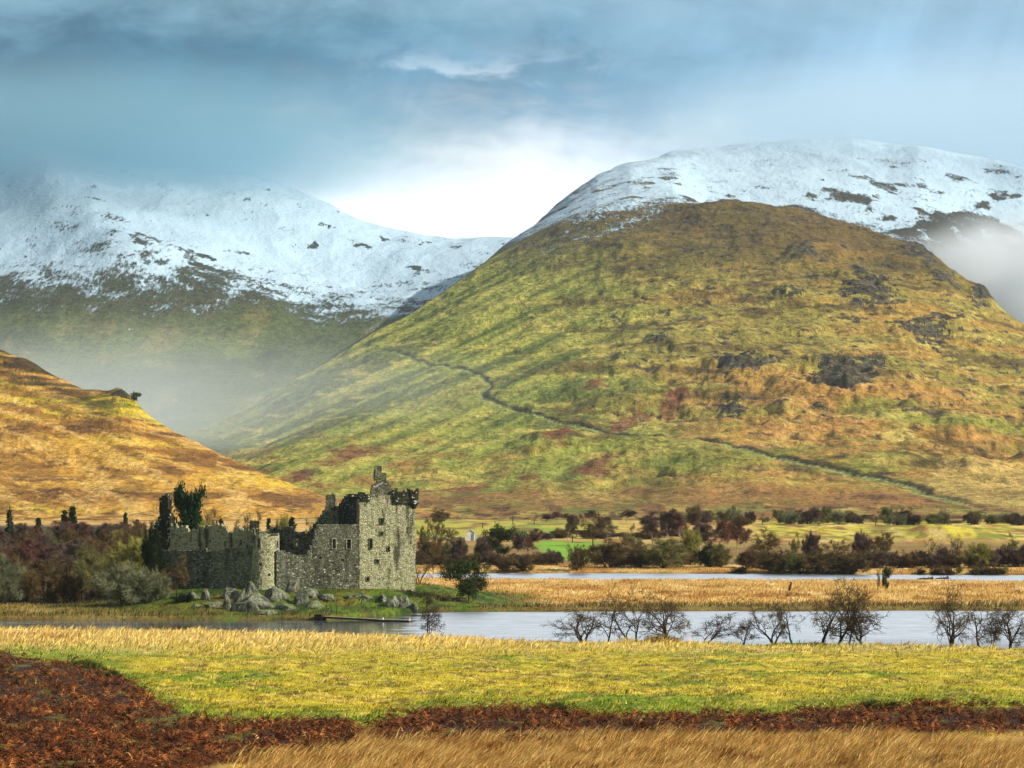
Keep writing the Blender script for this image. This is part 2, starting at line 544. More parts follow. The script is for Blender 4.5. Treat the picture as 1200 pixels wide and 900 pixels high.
t.link(t.math('MULTIPLY', open_, 0.35), nbmp.inputs['Strength'])
nbmp.inputs['Distance'].default_value = 0.08
t.link(wv, nbmp.inputs['Height'])
t.link(nbmp.outputs[0], b.inputs['Normal'])
wx = np.array([[-3000, 380], [3000, 380], [3000, 960], [-3000, 960]], float)
# a grid is not needed: flat water
me = mesh_np('river_water', np.array([[-420, 440, 0], [420, 440, 0], [420, 800, 0], [-420, 800, 0]]), np.array([[0, 1, 2, 3]]), mw)
link('river_water', me, kind='structure', label='pale ruffled river water')

# ---- mountains and hills -------------------------------------------------
def surface(name, cols, levels, n_per, px_dense, step, blur_t, blur_u, mat, disp, paint, label, prev=None):
    """levels: list of (Y or list over cols, row list over cols)"""
    px = np.concatenate([np.arange(px_dense[0] - 1500, px_dense[0], 40), np.arange(px_dense[0], px_dense[1], step), np.arange(px_dense[1], px_dense[1] + 1500, 40)])
    LY, LZ = [], []
    for Yv, rv in levels:
        Yc = np.interp(px, cols, Yv) if hasattr(Yv, '__len__') else np.full(px.shape, float(Yv))
        rc = np.interp(px, cols, rv) if hasattr(rv, '__len__') else np.full(px.shape, float(rv))
        LY.append(Yc)
        LZ.append(row2z(rc, Yc))
    LY, LZ = np.array(LY), np.array(LZ)
    K = len(levels)
    if not hasattr(n_per, '__len__'):
        n_per = [n_per] * (K - 1)
    tt = np.concatenate([[0.0]] + [np.arange(1, n + 1) / n + k for k, n in enumerate(n_per)])
    i = np.clip(np.floor(tt).astype(int), 0, K - 2)
    f = (tt - i)[:, None]
    Yg = LY[i] * (1 - f) + LY[i + 1] * f
    Zg = LZ[i] * (1 - f) + LZ[i + 1] * f
    Yg, Zg = blur(Yg, blur_t, 0), blur(Zg, blur_t, 0)
    Zg = blur(Zg, blur_u, 1)
    Yg = blur(Yg, blur_u, 1)
    PXg = np.repeat(px[None, :], len(tt), 0)
    Xg = px2x(PXg, Yg)
    row0 = HOR - (Zg - CAMZ) * F / Yg
    T = np.repeat(tt[:, None], len(px), 1)
    Z2 = disp(Xg, Yg, Zg, PXg, row0, T)
    # slope from finite differences
    zx = np.gradient(Z2, axis=1) / np.maximum(np.abs(np.gradient(Xg, axis=1)), 1e-3)
    attrs = paint(Xg, Yg, Z2, PXg, row0, T, zx)
    me = mesh_np(name, np.stack([Xg, Yg, Z2], -1).reshape(-1, 3), grid_faces(*Xg.shape), mat, True,
                 {k: (v.reshape(-1, 3) if v.ndim == 3 else v.reshape(-1)) for k, v in attrs.items()})
    o = link(name, me, kind='structure', label=label)
    return dict(px=px, t=tt, X=Xg, Y=Yg, Z=Z2, row=row0)

def hill_material(name, scale, snow=True, bs=1.0, rocky=False):
    m, t, b, _ = material(name)
    c = attr(t, 'tint')
    geo = t.node('ShaderNodeNewGeometry')
    pos = geo.outputs['Position']
    q = t.mapping(pos, (1, 0.45, 1.3))
    na = t.noise(q, 0.16 * scale, 6, 0.68, 0.3)
    nb = t.noise(q, 0.028 * scale, 5, 0.6, 0.2)
    c = scale_col(t, c, t.math('ADD', t.ramp(na, 0.3, 0.7, 0.40, 1.45, False), t.ramp(nb, 0.3, 0.7, -0.2, 0.2, False)))
    if rocky:
        rk = attr(t, 'rock', False)
        nr = t.noise(t.mapping(pos, (1, 0.22, 0.9)), 0.10, 6, 0.7, 0.4)
        rm = t.ramp(t.math('ADD', rk, t.math('MULTIPLY', t.math('SUBTRACT', nr, 0.5), 1.7)), 0.50, 0.58)
        c = t.mix(t.math('MULTIPLY', rm, 0.92), c, t.mix(t.ramp(na, 0.4, 0.65), srgb(40, 36, 30), srgb(104, 98, 82)))
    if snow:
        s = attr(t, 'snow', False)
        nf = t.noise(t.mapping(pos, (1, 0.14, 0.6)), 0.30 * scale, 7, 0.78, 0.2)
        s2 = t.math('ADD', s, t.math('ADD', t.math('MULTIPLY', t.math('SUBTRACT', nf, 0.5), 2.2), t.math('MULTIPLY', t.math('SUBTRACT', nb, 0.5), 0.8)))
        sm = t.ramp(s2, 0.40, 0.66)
        c = t.mix(sm, c, (0.47, 0.62, 0.72))  # snow colour dimmed and blued to stand for cloud shade
    t.link(c, b.inputs['Base Color'])
    b.inputs['Roughness'].default_value = 0.95
    b.inputs['Specular IOR Level'].default_value = 0.1
    bump(t, na if not snow else t.math('MULTIPLY', na, t.math('SUBTRACT', 1.0, t.math('MULTIPLY', sm, 0.75))), 0.8 * bs, 11.0 / scale, b)
    return m

# ---- left snow mountain
cols = [-1200, -600, -200, 0, 60, 130, 200, 250, 300, 350, 400, 450, 500, 540, 600, 700, 1000, 2600]
crest = [420, 300, 215, 192, 186, 186, 190, 196, 203, 214, 232, 250, 264, 270, 272, 300, 380, 560]
low = [540, 520, 500, 490, 488, 486, 484, 484, 484, 482, 478, 472, 468, 466, 465, 470, 500, 565]
mid1 = [520, 470, 430, 415, 412, 410, 412, 416, 420, 422, 420, 416, 410, 405, 402, 410, 460, 563]
mid2 = [490, 420, 355, 325, 318, 318, 330, 342, 352, 358, 358, 355, 350, 345, 340, 350, 420, 562]
mid3 = [450, 350, 275, 245, 238, 246, 262, 276, 290, 300, 306, 310, 312, 312, 312, 330, 400, 561]
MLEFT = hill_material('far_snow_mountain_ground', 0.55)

def disp_l(X, Y, Z, P, row, T):
    a = sstep(0.3, 2.5, T)
    spur = polydist(P, row, [(40, 205), (100, 250), (160, 300), (230, 335), (300, 365)], 1.6)[0]
    Z = Z + 26 * np.exp(-(spur / 42) ** 2) * a
    ang = 0.6
    u = X * math.cos(ang) + Y * 0.35 * math.sin(ang)
    Z = Z + a * (22 * fbm(X / 520, Y / 900, 3, 101) + 11 * ridged(X / 300 + 0.2 * fbm(X / 300, Y / 600, 2, 9), Y / 1300, 3, 105) - 8)
    Z = Z + a * 3.0 * fbm(X / 45, Y / 120, 4, 109)
    return Z

def paint_l(X, Y, Z, P, row, T, zx):
    c = np.zeros(X.shape + (3,)) + np.array(srgb(112, 122, 66))
    n = fbm(X / 240, Y / 600, 5, 121)
    n2 = fbm(X / 60, Y / 200, 4, 125)
    c = lerp3(c, srgb(84, 94, 56), sstep(-0.2, 0.35, n))
    c = lerp3(c, srgb(150, 138, 80), sstep(0.1, 0.5, n2 - 0.4 * n) * 0.6)
    rock = sstep(395, 350, row + 18 * n)
    c = lerp3(c, srgb(66, 68, 52), rock * 0.85)
    line = np.interp(P, [-600, 0, 100, 180, 260, 350, 450, 520, 600], [330, 322, 335, 345, 345, 352, 362, 352, 345])
    spur = np.exp(-(polydist(P, row, [(95, 262), (130, 282), (175, 300), (240, 330)], 1.4)[0] / 26) ** 2)
    streak = fbm((X + 0.55 * Y * 0.3) / 55, (Z + 0.1 * Y) / 30, 4, 129)
    s = 0.5 + (line - row) / 95.0
    s = np.clip(s, -0.4, 1.0) + 0.42 * streak - 0.50 * spur * sstep(-0.4, 0.3, n2)
    spots = sstep(0.36, 0.55, fbm(X / 50, Z / 22, 4, 133)) * sstep(0.55, 0.2, np.abs(s - 1.0)) * sstep(0.0, 0.3, fbm(X / 300, Z / 120, 3, 137) + 0.08)
    s = s - 0.55 * spots
    c = lerp3(c, srgb(58, 66, 66), spots)
    return {'tint': c, 'snow': s}

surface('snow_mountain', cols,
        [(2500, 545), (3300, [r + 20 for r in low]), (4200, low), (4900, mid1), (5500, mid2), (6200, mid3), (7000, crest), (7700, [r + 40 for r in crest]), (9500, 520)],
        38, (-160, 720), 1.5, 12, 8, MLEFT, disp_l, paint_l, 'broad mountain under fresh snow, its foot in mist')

# ---- main hill with the snowy top behind its spur
cols = [-1200, 0, 120, 200, 300, 380, 440, 480, 520, 560, 590, 615, 640, 670, 700, 740, 790, 830, 880, 920, 950, 1000, 1040, 1075, 1100, 1130, 1160, 1200, 1260, 1400, 1700, 2600]
spur = [575, 560, 545, 525, 478, 425, 386, 366, 340, 312, 296, 280, 268, 256, 247, 240, 236, 235, 237, 241, 245, 258, 272, 284, 302, 322, 346, 374, 410, 455, 510, 560]
spY = [3000, 3000, 3050, 3150, 3350, 3500, 3650, 3750, 3850, 3950, 4000, 4050, 4080, 4090, 4090, 4080, 4050, 4020, 3980, 3940, 3910, 3860, 3820, 3780, 3740, 3690, 3640, 3560, 3450, 3200, 2900, 2600]
snowr = [575, 560, 546, 528, 484, 430, 392, 371, 344, 315, 289, 270, 249, 226, 203, 186, 174, 168, 163, 160, 158, 157, 160, 164, 168, 174, 180, 188, 205, 250, 330, 500]
snY = [3060, 3060, 3110, 3220, 3440, 3620, 3800, 3950, 4150, 4400, 4700, 5000, 5300, 5600, 5800, 6000, 6200, 6300, 6400, 6400, 6400, 6400, 6400, 6300, 6300, 6300, 6300, 6200, 6200, 6000, 5800, 5600]
dipr = [0] * len(cols)
dipY = [0] * len(cols)
for k, pxv in enumerate(cols):
    v = float(sstep(760, 860, np.array(pxv)))          # left of 760 no dip: one slope to the top
    dY = spY[k] + (snY[k] - spY[k]) * (0.45 - 0.12 * v)
    dr_line = spur[k] + (snowr[k] - spur[k]) * 0.42
    dipY[k] = dY
    dipr[k] = dr_line * (1 - v) + (spur[k] + 24) * v
up2 = [0] * len(cols)
up2Y = [0] * len(cols)
for k in range(len(cols)):
    up2Y[k] = dipY[k] + (snY[k] - dipY[k]) * 0.5
    up2[k] = dipr[k] + (snowr[k] - dipr[k]) * 0.55
Yl = lambda f: [1290 + (s - 1290) * f for s in spY]
def prof(f, g):
    # row between the foot (row 604) and the spur crest: f = fraction of depth, g = fraction of height
    return [604 + (s - 604) * g for s in spur]
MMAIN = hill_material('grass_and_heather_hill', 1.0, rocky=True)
TRACK = [(438, 405), (470, 414), (500, 424), (522, 431), (545, 439), (566, 447), (574, 456), (562, 464), (572, 471), (602, 481), (640, 492), (690, 502), (740, 512),
         (800, 526), (850, 537), (900, 547), (948, 557), (1000, 566), (1050, 575), (1100, 586), (1150, 598)]

def disp_m(X, Y, Z, P, row, T):
    a = sstep(0.15, 1.4, T)
    Z = Z + sstep(0.0, 0.5, T) * (0.9 * fbm(X / 18, Y / 60, 4, 199) + 0.4 * fbm(X / 5, Y / 20, 3, 198))
    spurzone = sstep(560, 760, P)
    # long shallow gullies down the smooth left flank
    L = (X * 0.80 - (Z * 2.2))
    gl = ridged((X * 0.55 - Z * 1.05) / 62 + 0.25 * fbm(X / 300, Z / 200, 2, 3), (X + Z * 0.5) / 900, 4, 201)
    Z = Z + a * (1 - spurzone * 0.75) * (gl - 0.5) * 7.0 * sstep(3.9, 3.0, T + 0 * X)
    # broad folds, hummocks, crags
    calm = 1 - 0.8 * sstep(4.0, 4.5, T)
    keep0 = 1 - 0.8 * np.exp(-(polydist(P, row, TRACK, 1.8)[0] / 34.0) ** 2)
    Z = Z + a * calm * (14 * fbm(X / 340, Y / 620, 3, 205) + 8 * keep0 * spurzone * fbm(X / 120, Y / 260, 4, 209) + keep0 * spurzone * 6.0 * fbm(X / 52, Y / 120, 4, 210))
    dtr = polydist(P, row, TRACK, 1.8)[0]
    keep = 1 - np.exp(-(dtr / 30.0) ** 2)
    hum = keep * sstep(560, 700, P - 0.6 * (480 - row)) * sstep(360, 460, row) * sstep(600, 575, row)
    Z = Z + hum * (5.0 * fbm(X / 34, Y / 110, 4, 213) + 3.4 * ridged(X / 46, Y / 120, 3, 217))
    crag = np.maximum.reduce([np.exp(-((P - cx) / sx) ** 2 - ((row - cy) / sy) ** 2) for cx, cy, sx, sy, *_ in CRAGS])
    Z = Z + crag * (8 * ridged(X / 30, Y / 90, 4, 221) + 3)
    Z = Z + a * calm * 2.0 * fbm(X / 16, Y / 42, 4, 225)
    far = sstep(4.1, 5.0, T)
    Z = Z + far * (9 * ridged(X / 420, Y / 900, 3, 229) - 4 + 2.2 * fbm(X / 60, Y / 150, 4, 233)) * sstep(560, 660, P)
    # the burn in its cut bank
    d, side = polydist(P, row, TRACK, 1.8)
    Z = Z - 1.0 * np.exp(-(d / 4.0) ** 2) + 0.9 * np.exp(-((row - np.interp(P, [q[0] for q in TRACK if True], np.maximum.accumulate([q[1] for q in TRACK])) + 9) / 5.0) ** 2) * np.exp(-(d / 12) ** 2)
    return Z

CRAGS = [(1020, 345, 44, 26), (1085, 385, 48, 18), (1082, 296, 34, 22), (985, 452, 60, 20), (870, 440, 44, 14), (1020, 440, 40, 14), (780, 405, 22, 8),
         (1150, 345, 20, 20), (940, 300, 20, 8), (860, 478, 22, 10), (1105, 330, 22, 14), (925, 352, 28, 8)]
REDS = [(690, 556, 26, 14, 0.55), (745, 490, 30, 14, 0.5), (620, 560, 16, 6, 0.2), (790, 470, 16, 16, 0.6), (655, 530, 26, 8, 0.3), (735, 520, 20, 6, 0.2),
        (700, 455, 14, 10, 0.4), (540, 575, 40, 5, 0), (410, 538, 30, 8, -0.5), (350, 560, 20, 6, -0.5), (820, 492, 24, 10, 0.4), (900, 500, 30, 9, 0.1)]

def paint_m(X, Y, Z, P, row, T, zx):
    n = fbm(X / 150, Z / 26 + Y / 700, 5, 251)
    n2 = fbm(X / 42, Z / 9 + Y / 260, 5, 255)
    n3 = fbm(X / 14, Z / 3.2 + Y / 90, 4, 259)
    # streaks following the fall of the left flank
    st = fbm((X * 0.55 - Z * 1.05) / 11, (X + Z * 0.5) / 240, 5, 263)
    c = np.zeros(X.shape + (3,)) + np.array(srgb(160, 146, 64))
    c = lerp3(c, srgb(178, 140, 62), sstep(-0.15, 0.35, n))
    c = lerp3(c, srgb(196, 168, 84), sstep(0.05, 0.45, n2) * 0.7)
    # lower slopes: dead bracken orange and bleached moor grass
    lowz = sstep(400, 500, row + 20 * n) * sstep(560, 700, P + 40 * n)
    c = lerp3(c, srgb(194, 142, 72), lowz * sstep(-0.35, 0.25, n2 + 0.3 * n))
    c = lerp3(c, srgb(214, 184, 104), lowz * sstep(0.12, 0.4, n3 * 0.5 + n2 * 0.7) * 0.8)
    c = lerp3(c, srgb(148, 148, 56), lowz * sstep(0.1, 0.4, -n) * 0.8)
    # green left flank
    left = sstep(860, 580, P + 30 * n - (row - 300) * 0.2)
    c = lerp3(c, srgb(146, 158, 66), left * 0.85)
    c = lerp3(c, srgb(92, 104, 46), left * sstep(-0.05, 0.3, st) * 0.9)
    c = lerp3(c, srgb(190, 180, 84), left * sstep(0.06, 0.34, -st) * 0.75)
    c = lerp3(c, srgb(174, 124, 68), left * sstep(490, 560, row) * sstep(-0.1, 0.3, n2) * 0.75)
    below = sstep(-6, 14, row - np.interp(P, [q[0] for q in TRACK], np.maximum.accumulate([q[1] for q in TRACK])))
    c = lerp3(c, srgb(170, 172, 72), below * sstep(430, 520, P) * sstep(900, 700, P) * sstep(575, 535, row) * sstep(-0.2, 0.3, -n) * 0.7)
    # dark heather and peat
    dk = sstep(0.12, 0.48, 0.6 * n2 + 0.55 * n3 - 0.2 * n)
    c = lerp3(c, srgb(78, 58, 30), dk * (0.72 + 0.2 * lowz) * (1 - 0.65 * left))
    pat = sstep(0.1, 0.42, fbm(X / 95, Z / 20 + Y / 500, 5, 281) + 0.35 * n3)
    c = lerp3(c, srgb(104, 84, 40), pat * sstep(560, 700, P) * 0.85)
    c = lerp3(c, srgb(206, 186, 92), sstep(0.18, 0.45, fbm(X / 60, Z / 12 + Y / 300, 5, 285) - 0.3 * n3) * sstep(300, 360, row) * 0.7)
    # dull brown summit of the spur
    topb = sstep(350, 262, row + 26 * n - 0.06 * (P - 700))
    c = lerp3(c, srgb(100, 82, 44), topb * sstep(500, 600, P) * 0.80)
    c = lerp3(c, srgb(82, 66, 42), topb * sstep(0.0, 0.35, n2) * 0.7)
    for cx, cy, sx, sy, sl, *_ in [(*q, 0) for q in REDS]:
        q = np.exp(-((P - cx + (row - cy) * sl * 2) / sx) ** 2 - ((row - cy) / sy) ** 2)
        c = lerp3(c, srgb(128, 62, 52), sstep(0.38, 0.72, q + 0.45 * n3 + 0.25 * n2) * 0.72)
    c = lerp3(c, srgb(146, 100, 60), sstep(572, 594, row + 6 * n2) * 0.7)
    ft = sstep(586, 600, row)
    c = lerp3(c, srgb(184, 164, 80), ft * sstep(0.0, 0.3, fbm(X / 16, Y / 90, 4, 291)) * 0.85)
    c = lerp3(c, srgb(84, 62, 40), ft * sstep(0.08, 0.3, fbm(X / 7, Y / 60, 4, 293)) * 0.85)
    c = lerp3(c, srgb(126, 134, 60), ft * sstep(0.15, 0.35, fbm(X / 30, Y / 120, 3, 295)) * 0.7)
    rockm = np.full(X.shape, -1.0)
    for cx, cy, sx, sy in CRAGS:
        q = np.exp(-((P - cx) / sx) ** 2 - ((row - cy) / sy) ** 2)
        rockm = np.maximum(rockm, q * 0.85 + 0.45 * n3 + 0.40 * n2)
    c = lerp3(c, srgb(84, 68, 48), sstep(0.42, 0.55, n3 + 0.4 * n2) * sstep(720, 860, P) * 0.7)
    # bright bleached field low on the right
    fld = sstep(1085, 1100, P + 0.9 * (row - 570)) * sstep(556, 561, row + 0 * P) * sstep(598, 590, row - (P - 1150) * 0.12)
    c = lerp3(c, srgb(216, 184, 104), fld * (0.65 + 0.3 * np.clip(n2 * 2, -1, 1)))
    d, side = polydist(P, row, TRACK, 1.8)
    fade = sstep(436, 470, P) * sstep(1180, 1100, P)
    c = lerp3(c, srgb(152, 162, 92), sstep(2.8, 1.3, d) * fade * 0.95)
    tr = np.interp(P, [q[0] for q in TRACK], np.maximum.accumulate([q[1] for q in TRACK]))
    bank = sstep(1.3, 2.4, d) * sstep(8.5, 4.0, d + 4.5 * n3) * (side < 0)
    c = lerp3(c, srgb(50, 46, 26), bank * fade * 0.95)
    # snow by altitude
    z0 = np.interp(P, [440, 560, 620, 700, 780, 860, 1000, 1200, 1600], [300, 296, 290, 300, 312, 318, 318, 318, 310])
    streak = fbm((X * 0.6 - Z * 1.05) / 26, (X + Z * 0.55) / 240, 5, 271)
    s = 0.5 + (Z - z0) / 150.0
    s = np.clip(s, -0.5, 0.98 - 0.14 * sstep(190, 235, row)) + 0.45 * streak * sstep(820, 700, P) + 0.22 * n2
    s = np.where(T < 4.02, np.where(P > 820, -1.0, s - sstep(760, 820, P) * 0.5), s)
    rz = sstep(0.15, 0.45, fbm(X / 70, Z / 36, 4, 275) + 0.6 * np.exp(-((P - 1120) / 75) ** 2 - ((row - 268) / 24) ** 2)) * (T > 4.05)
    s = s - 0.55 * rz * sstep(640, 700, P) * sstep(160, 230, row)
    edge = np.exp(-(polydist(P, row, [(625, 262), (660, 236), (690, 214), (712, 200)], 1.0)[0] / 9) ** 2)
    s = s - 0.45 * edge * sstep(-0.15, 0.2, n3)
    rockm = np.maximum(rockm, 0.34 + 0.5 * (0.5 * n3 + 0.5 * n2) - 2 * (P < 700) - (T > 3.98) - 0.5 * sstep(480, 560, row))
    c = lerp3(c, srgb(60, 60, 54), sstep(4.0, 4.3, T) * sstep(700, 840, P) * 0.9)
    return {'tint': c, 'snow': s, 'rock': rockm}

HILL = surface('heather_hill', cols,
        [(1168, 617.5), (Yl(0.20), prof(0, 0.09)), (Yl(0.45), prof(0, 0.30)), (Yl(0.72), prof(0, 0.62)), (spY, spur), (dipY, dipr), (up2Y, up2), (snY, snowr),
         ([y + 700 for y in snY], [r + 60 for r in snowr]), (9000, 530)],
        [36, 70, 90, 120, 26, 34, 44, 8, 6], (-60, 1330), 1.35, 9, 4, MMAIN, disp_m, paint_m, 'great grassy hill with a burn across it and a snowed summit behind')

# ---- near left hill, orange with dead bracken
cols = [-1500, -600, -200, -60, 0, 30, 60, 100, 122, 140, 156, 175, 200, 230, 260, 300, 330, 365, 400, 440, 480, 540, 600, 700, 2000]
cr = [420, 330, 350, 385, 409, 420, 436, 452, 457, 459, 468, 484, 500, 516, 530, 549, 562, 574, 585, 593, 599, 606, 612, 618, 620]
crY = [1900, 1900, 1950, 1950, 1930, 1910, 1890, 1860, 1840, 1830, 1810, 1790, 1770, 1740, 1710, 1670, 1640, 1600, 1560, 1510, 1470, 1400, 1350, 1300, 1300]
YL = lambda f: [1130 + (s - 1130) * f for s in crY]
RL = lambda g: [620 + (s - 620) * g for s in cr]
MORANGE = hill_material('dead_bracken_hill', 2.2, snow=False, bs=0.8)

def disp_o(X, Y, Z, P, row, T):
    a = sstep(0.2, 1.2, T)
    Z = Z + a * (4.5 * fbm(X / 90, Y / 160, 4, 301) + 1.1 * fbm(X / 22, Y / 50, 4, 305) + 0.5 * fbm(X / 6, Y / 16, 3, 309))
    kn = np.exp(-((P - 140) / 16) ** 2 - ((T - 2.9) / 0.35) ** 2) + 0.7 * np.exp(-((P - 25) / 40) ** 2 - ((T - 2.8) / 0.3) ** 2)
    Z = Z + kn * (1.2 + 2.4 * ridged(X / 12, Y / 24, 3, 313))
    return Z

def paint_o(X, Y, Z, P, row, T, zx):
    n = fbm(X / 60, Z / 9 + Y / 300, 5, 321)
    n2 = fbm(X / 20, Z / 3.4 + Y / 110, 5, 325)
    n3 = fbm(X / 7, Z / 1.3 + Y / 40, 4, 329)
    c = np.zeros(X.shape + (3,)) + np.array(srgb(204, 152, 60))
    c = lerp3(c, srgb(226, 178, 92), sstep(0.0, 0.4, n2))
    c = lerp3(c, srgb(150, 102, 44), sstep(0.0, 0.4, n) * 0.75)
    yel = sstep(-0.15, 0.3, -n + 0.5 * n2) * np.maximum(np.exp(-((row - (440 + P * 0.30)) / 40) ** 2), 0.9 * np.exp(-((row - 590 + 0.05 * P) / 14) ** 2) * sstep(220, 100, P))
    c = lerp3(c, srgb(222, 194, 52), yel)
    grn = sstep(0.1, 0.5, n2 - n) * np.exp(-((row - (425 + P * 0.36)) / 16) ** 2) * sstep(320, 220, P)
    c = lerp3(c, srgb(140, 146, 36), grn)
    dk = sstep(0.08, 0.40, 0.55 * n2 + 0.5 * n3 + 0.25 * n)
    c = lerp3(c, srgb(84, 52, 24), dk * 0.85)
    sl = fbm((X * 0.3 + Z) / 3.0 + 0.8 * n2, (X - Z * 0.3) / 55 + Y / 900, 5, 335)
    c = lerp3(c, srgb(108, 74, 32), sstep(0.0, 0.35, sl + 0.5 * n) * 0.6)
    c = lerp3(c, srgb(232, 190, 110), sstep(0.08, 0.4, -sl) * 0.55)
    top = sstep(60, 14, row - np.interp(P, cols, cr)) * sstep(190, 60, P + 30 * n)
    c = lerp3(c, srgb(66, 50, 24), top * sstep(-0.5, 0.1, n2) * 0.95)
    rk = np.exp(-((P - 140) / 17) ** 2 - ((row - 467) / 8) ** 2)
    c = lerp3(c, srgb(64, 58, 36), sstep(0.35, 0.7, rk + 0.4 * n3))
    c = lerp3(c, srgb(170, 118, 74), sstep(300, 420, P) * 0.5)
    return {'tint': c}

OHILL = surface('bracken_hill', cols,
        [(1130, 628), (YL(0.25), RL(0.10)), (YL(0.55), RL(0.38)), (crY, cr), ([y + 120 for y in crY], [r + 18 for r in cr]), ([y + 700 for y in crY], 640)],
        64, (-140, 640), 1.3, 10, 4, MORANGE, disp_o, paint_o, 'orange hillside of dead bracken')
print('terrain ok')
# ================================================================= CASTLE
rng = random.Random(7)

def stone_material(name, pale, mid, dark, dark_amt, fleck, stain=0.0, moss=0.2):
    m, t, b, _ = material(name)
    geo = t.node('ShaderNodeNewGeometry')
    pos = geo.outputs['Position']
    q = t.mapping(pos, (2.9, 2.9, 4.4))
    v = t.node('ShaderNodeTexVoronoi', feature='F1')
    t.link(q, v.inputs['Vector'])
    v.inputs['Scale'].default_value = 1.0
    v.inputs['Randomness'].default_value = 0.9
    sp = t.node('ShaderNodeSeparateColor')
    t.link(v.outputs['Color'], sp.inputs[0])
    ve = t.node('ShaderNodeTexVoronoi', feature='DISTANCE_TO_EDGE')
    t.link(q, ve.inputs['Vector'])
    ve.inputs['Scale'].default_value = 1.0
    ve.inputs['Randomness'].default_value = 0.9
    big = t.noise(pos, 0.22, 5, 0.65, 0.5)
    medn = t.noise(t.mapping(pos, (1, 1, 0.8)), 0.9, 4, 0.65)
    streak = t.noise(t.mapping(pos, (0.42, 0.42, 0.07)), 1.0, 5, 0.65)
    c = t.mix(t.ramp(sp.outputs[0], 0.05, 0.95, 0, 1, False), mid, pale)
    dk = t.ramp(t.math('ADD', t.math('MULTIPLY', big, 0.6), t.math('MULTIPLY', medn, 0.5)), 0.72 - 0.4 * dark_amt, 0.86 - 0.4 * dark_amt)
    c = t.mix(t.math('MULTIPLY', dk, 0.9), c, dark)
    c = t.mix(t.ramp(sp.outputs[1], 0.86 - 0.12 * dark_amt, 0.94, 0, 0.6), c, dark)
    if stain:
        c = t.mix(t.ramp(streak, 0.50, 0.62, 0, stain), c, dark)
    c = t.mix(t.math('MULTIPLY', t.ramp(medn, 0.55, 0.75), moss), c, srgb(88, 104, 44))
    c = t.mix(t.ramp(sp.outputs[2], 0.97 - fleck, 0.99 - fleck, 0, 0.85), c, srgb(206, 206, 188))
    c = t.mix(t.ramp(ve.outputs['Distance'], 0.08, 0.02, 0, 0.35), c, srgb(44, 42, 34))
    t.link(c, b.inputs['Base Color'])
    b.inputs['Roughness'].default_value = 0.92
    b.inputs['Specular IOR Level'].default_value = 0.2
    bump(t, t.math('ADD', t.ramp(ve.outputs['Distance'], 0.0, 0.2), t.math('MULTIPLY', medn, 0.6)), 0.9, 0.18, b)
    return m

S_PALE = stone_material('pale_lichened_stone', srgb(216, 210, 166), srgb(180, 176, 130), srgb(56, 56, 36), 0.26, 0.02, 0.85, 0.25)
S_GREY = stone_material('grey_rubble_stone', srgb(146, 146, 120), srgb(100, 100, 76), srgb(40, 40, 28), 0.30, 0.03, 0.5, 0.2)
S_DARK = stone_material('dark_mossy_stone', srgb(172, 172, 138), srgb(112, 112, 82), srgb(38, 39, 24), 0.38, 0.03, 0.5, 0.3)
S_BLACK = stone_material('overgrown_and_shaded_stone', srgb(84, 86, 60), srgb(50, 51, 34), srgb(20, 21, 13), 0.55, 0.015, 0.3, 0.35)  # dark growth on wall heads; also carries shade painted on the keep's flank
S_TRIM, t, b, _ = material('dressed_window_stone')
b.inputs['Base Color'].default_value = (*srgb(168, 164, 138), 1)
b.inputs['Roughness'].default_value = 0.9
nn = t.noise(t.node('ShaderNodeNewGeometry').outputs['Position'], 3.0, 3, 0.6)
t.link(t.mix(t.ramp(nn, 0.35, 0.65), srgb(120, 118, 96), srgb(186, 182, 152)), b.inputs['Base Color'])

class Acc:
    def __init__(s):
        s.v, s.f = [], []
    def build(s, name, mat, parent, org, **props):
        v = np.array(s.v) - np.array(org)
        fs = np.array(s.f)
        me = mesh_np(name, v, fs, mat)
        return link(name, me, parent, **props)

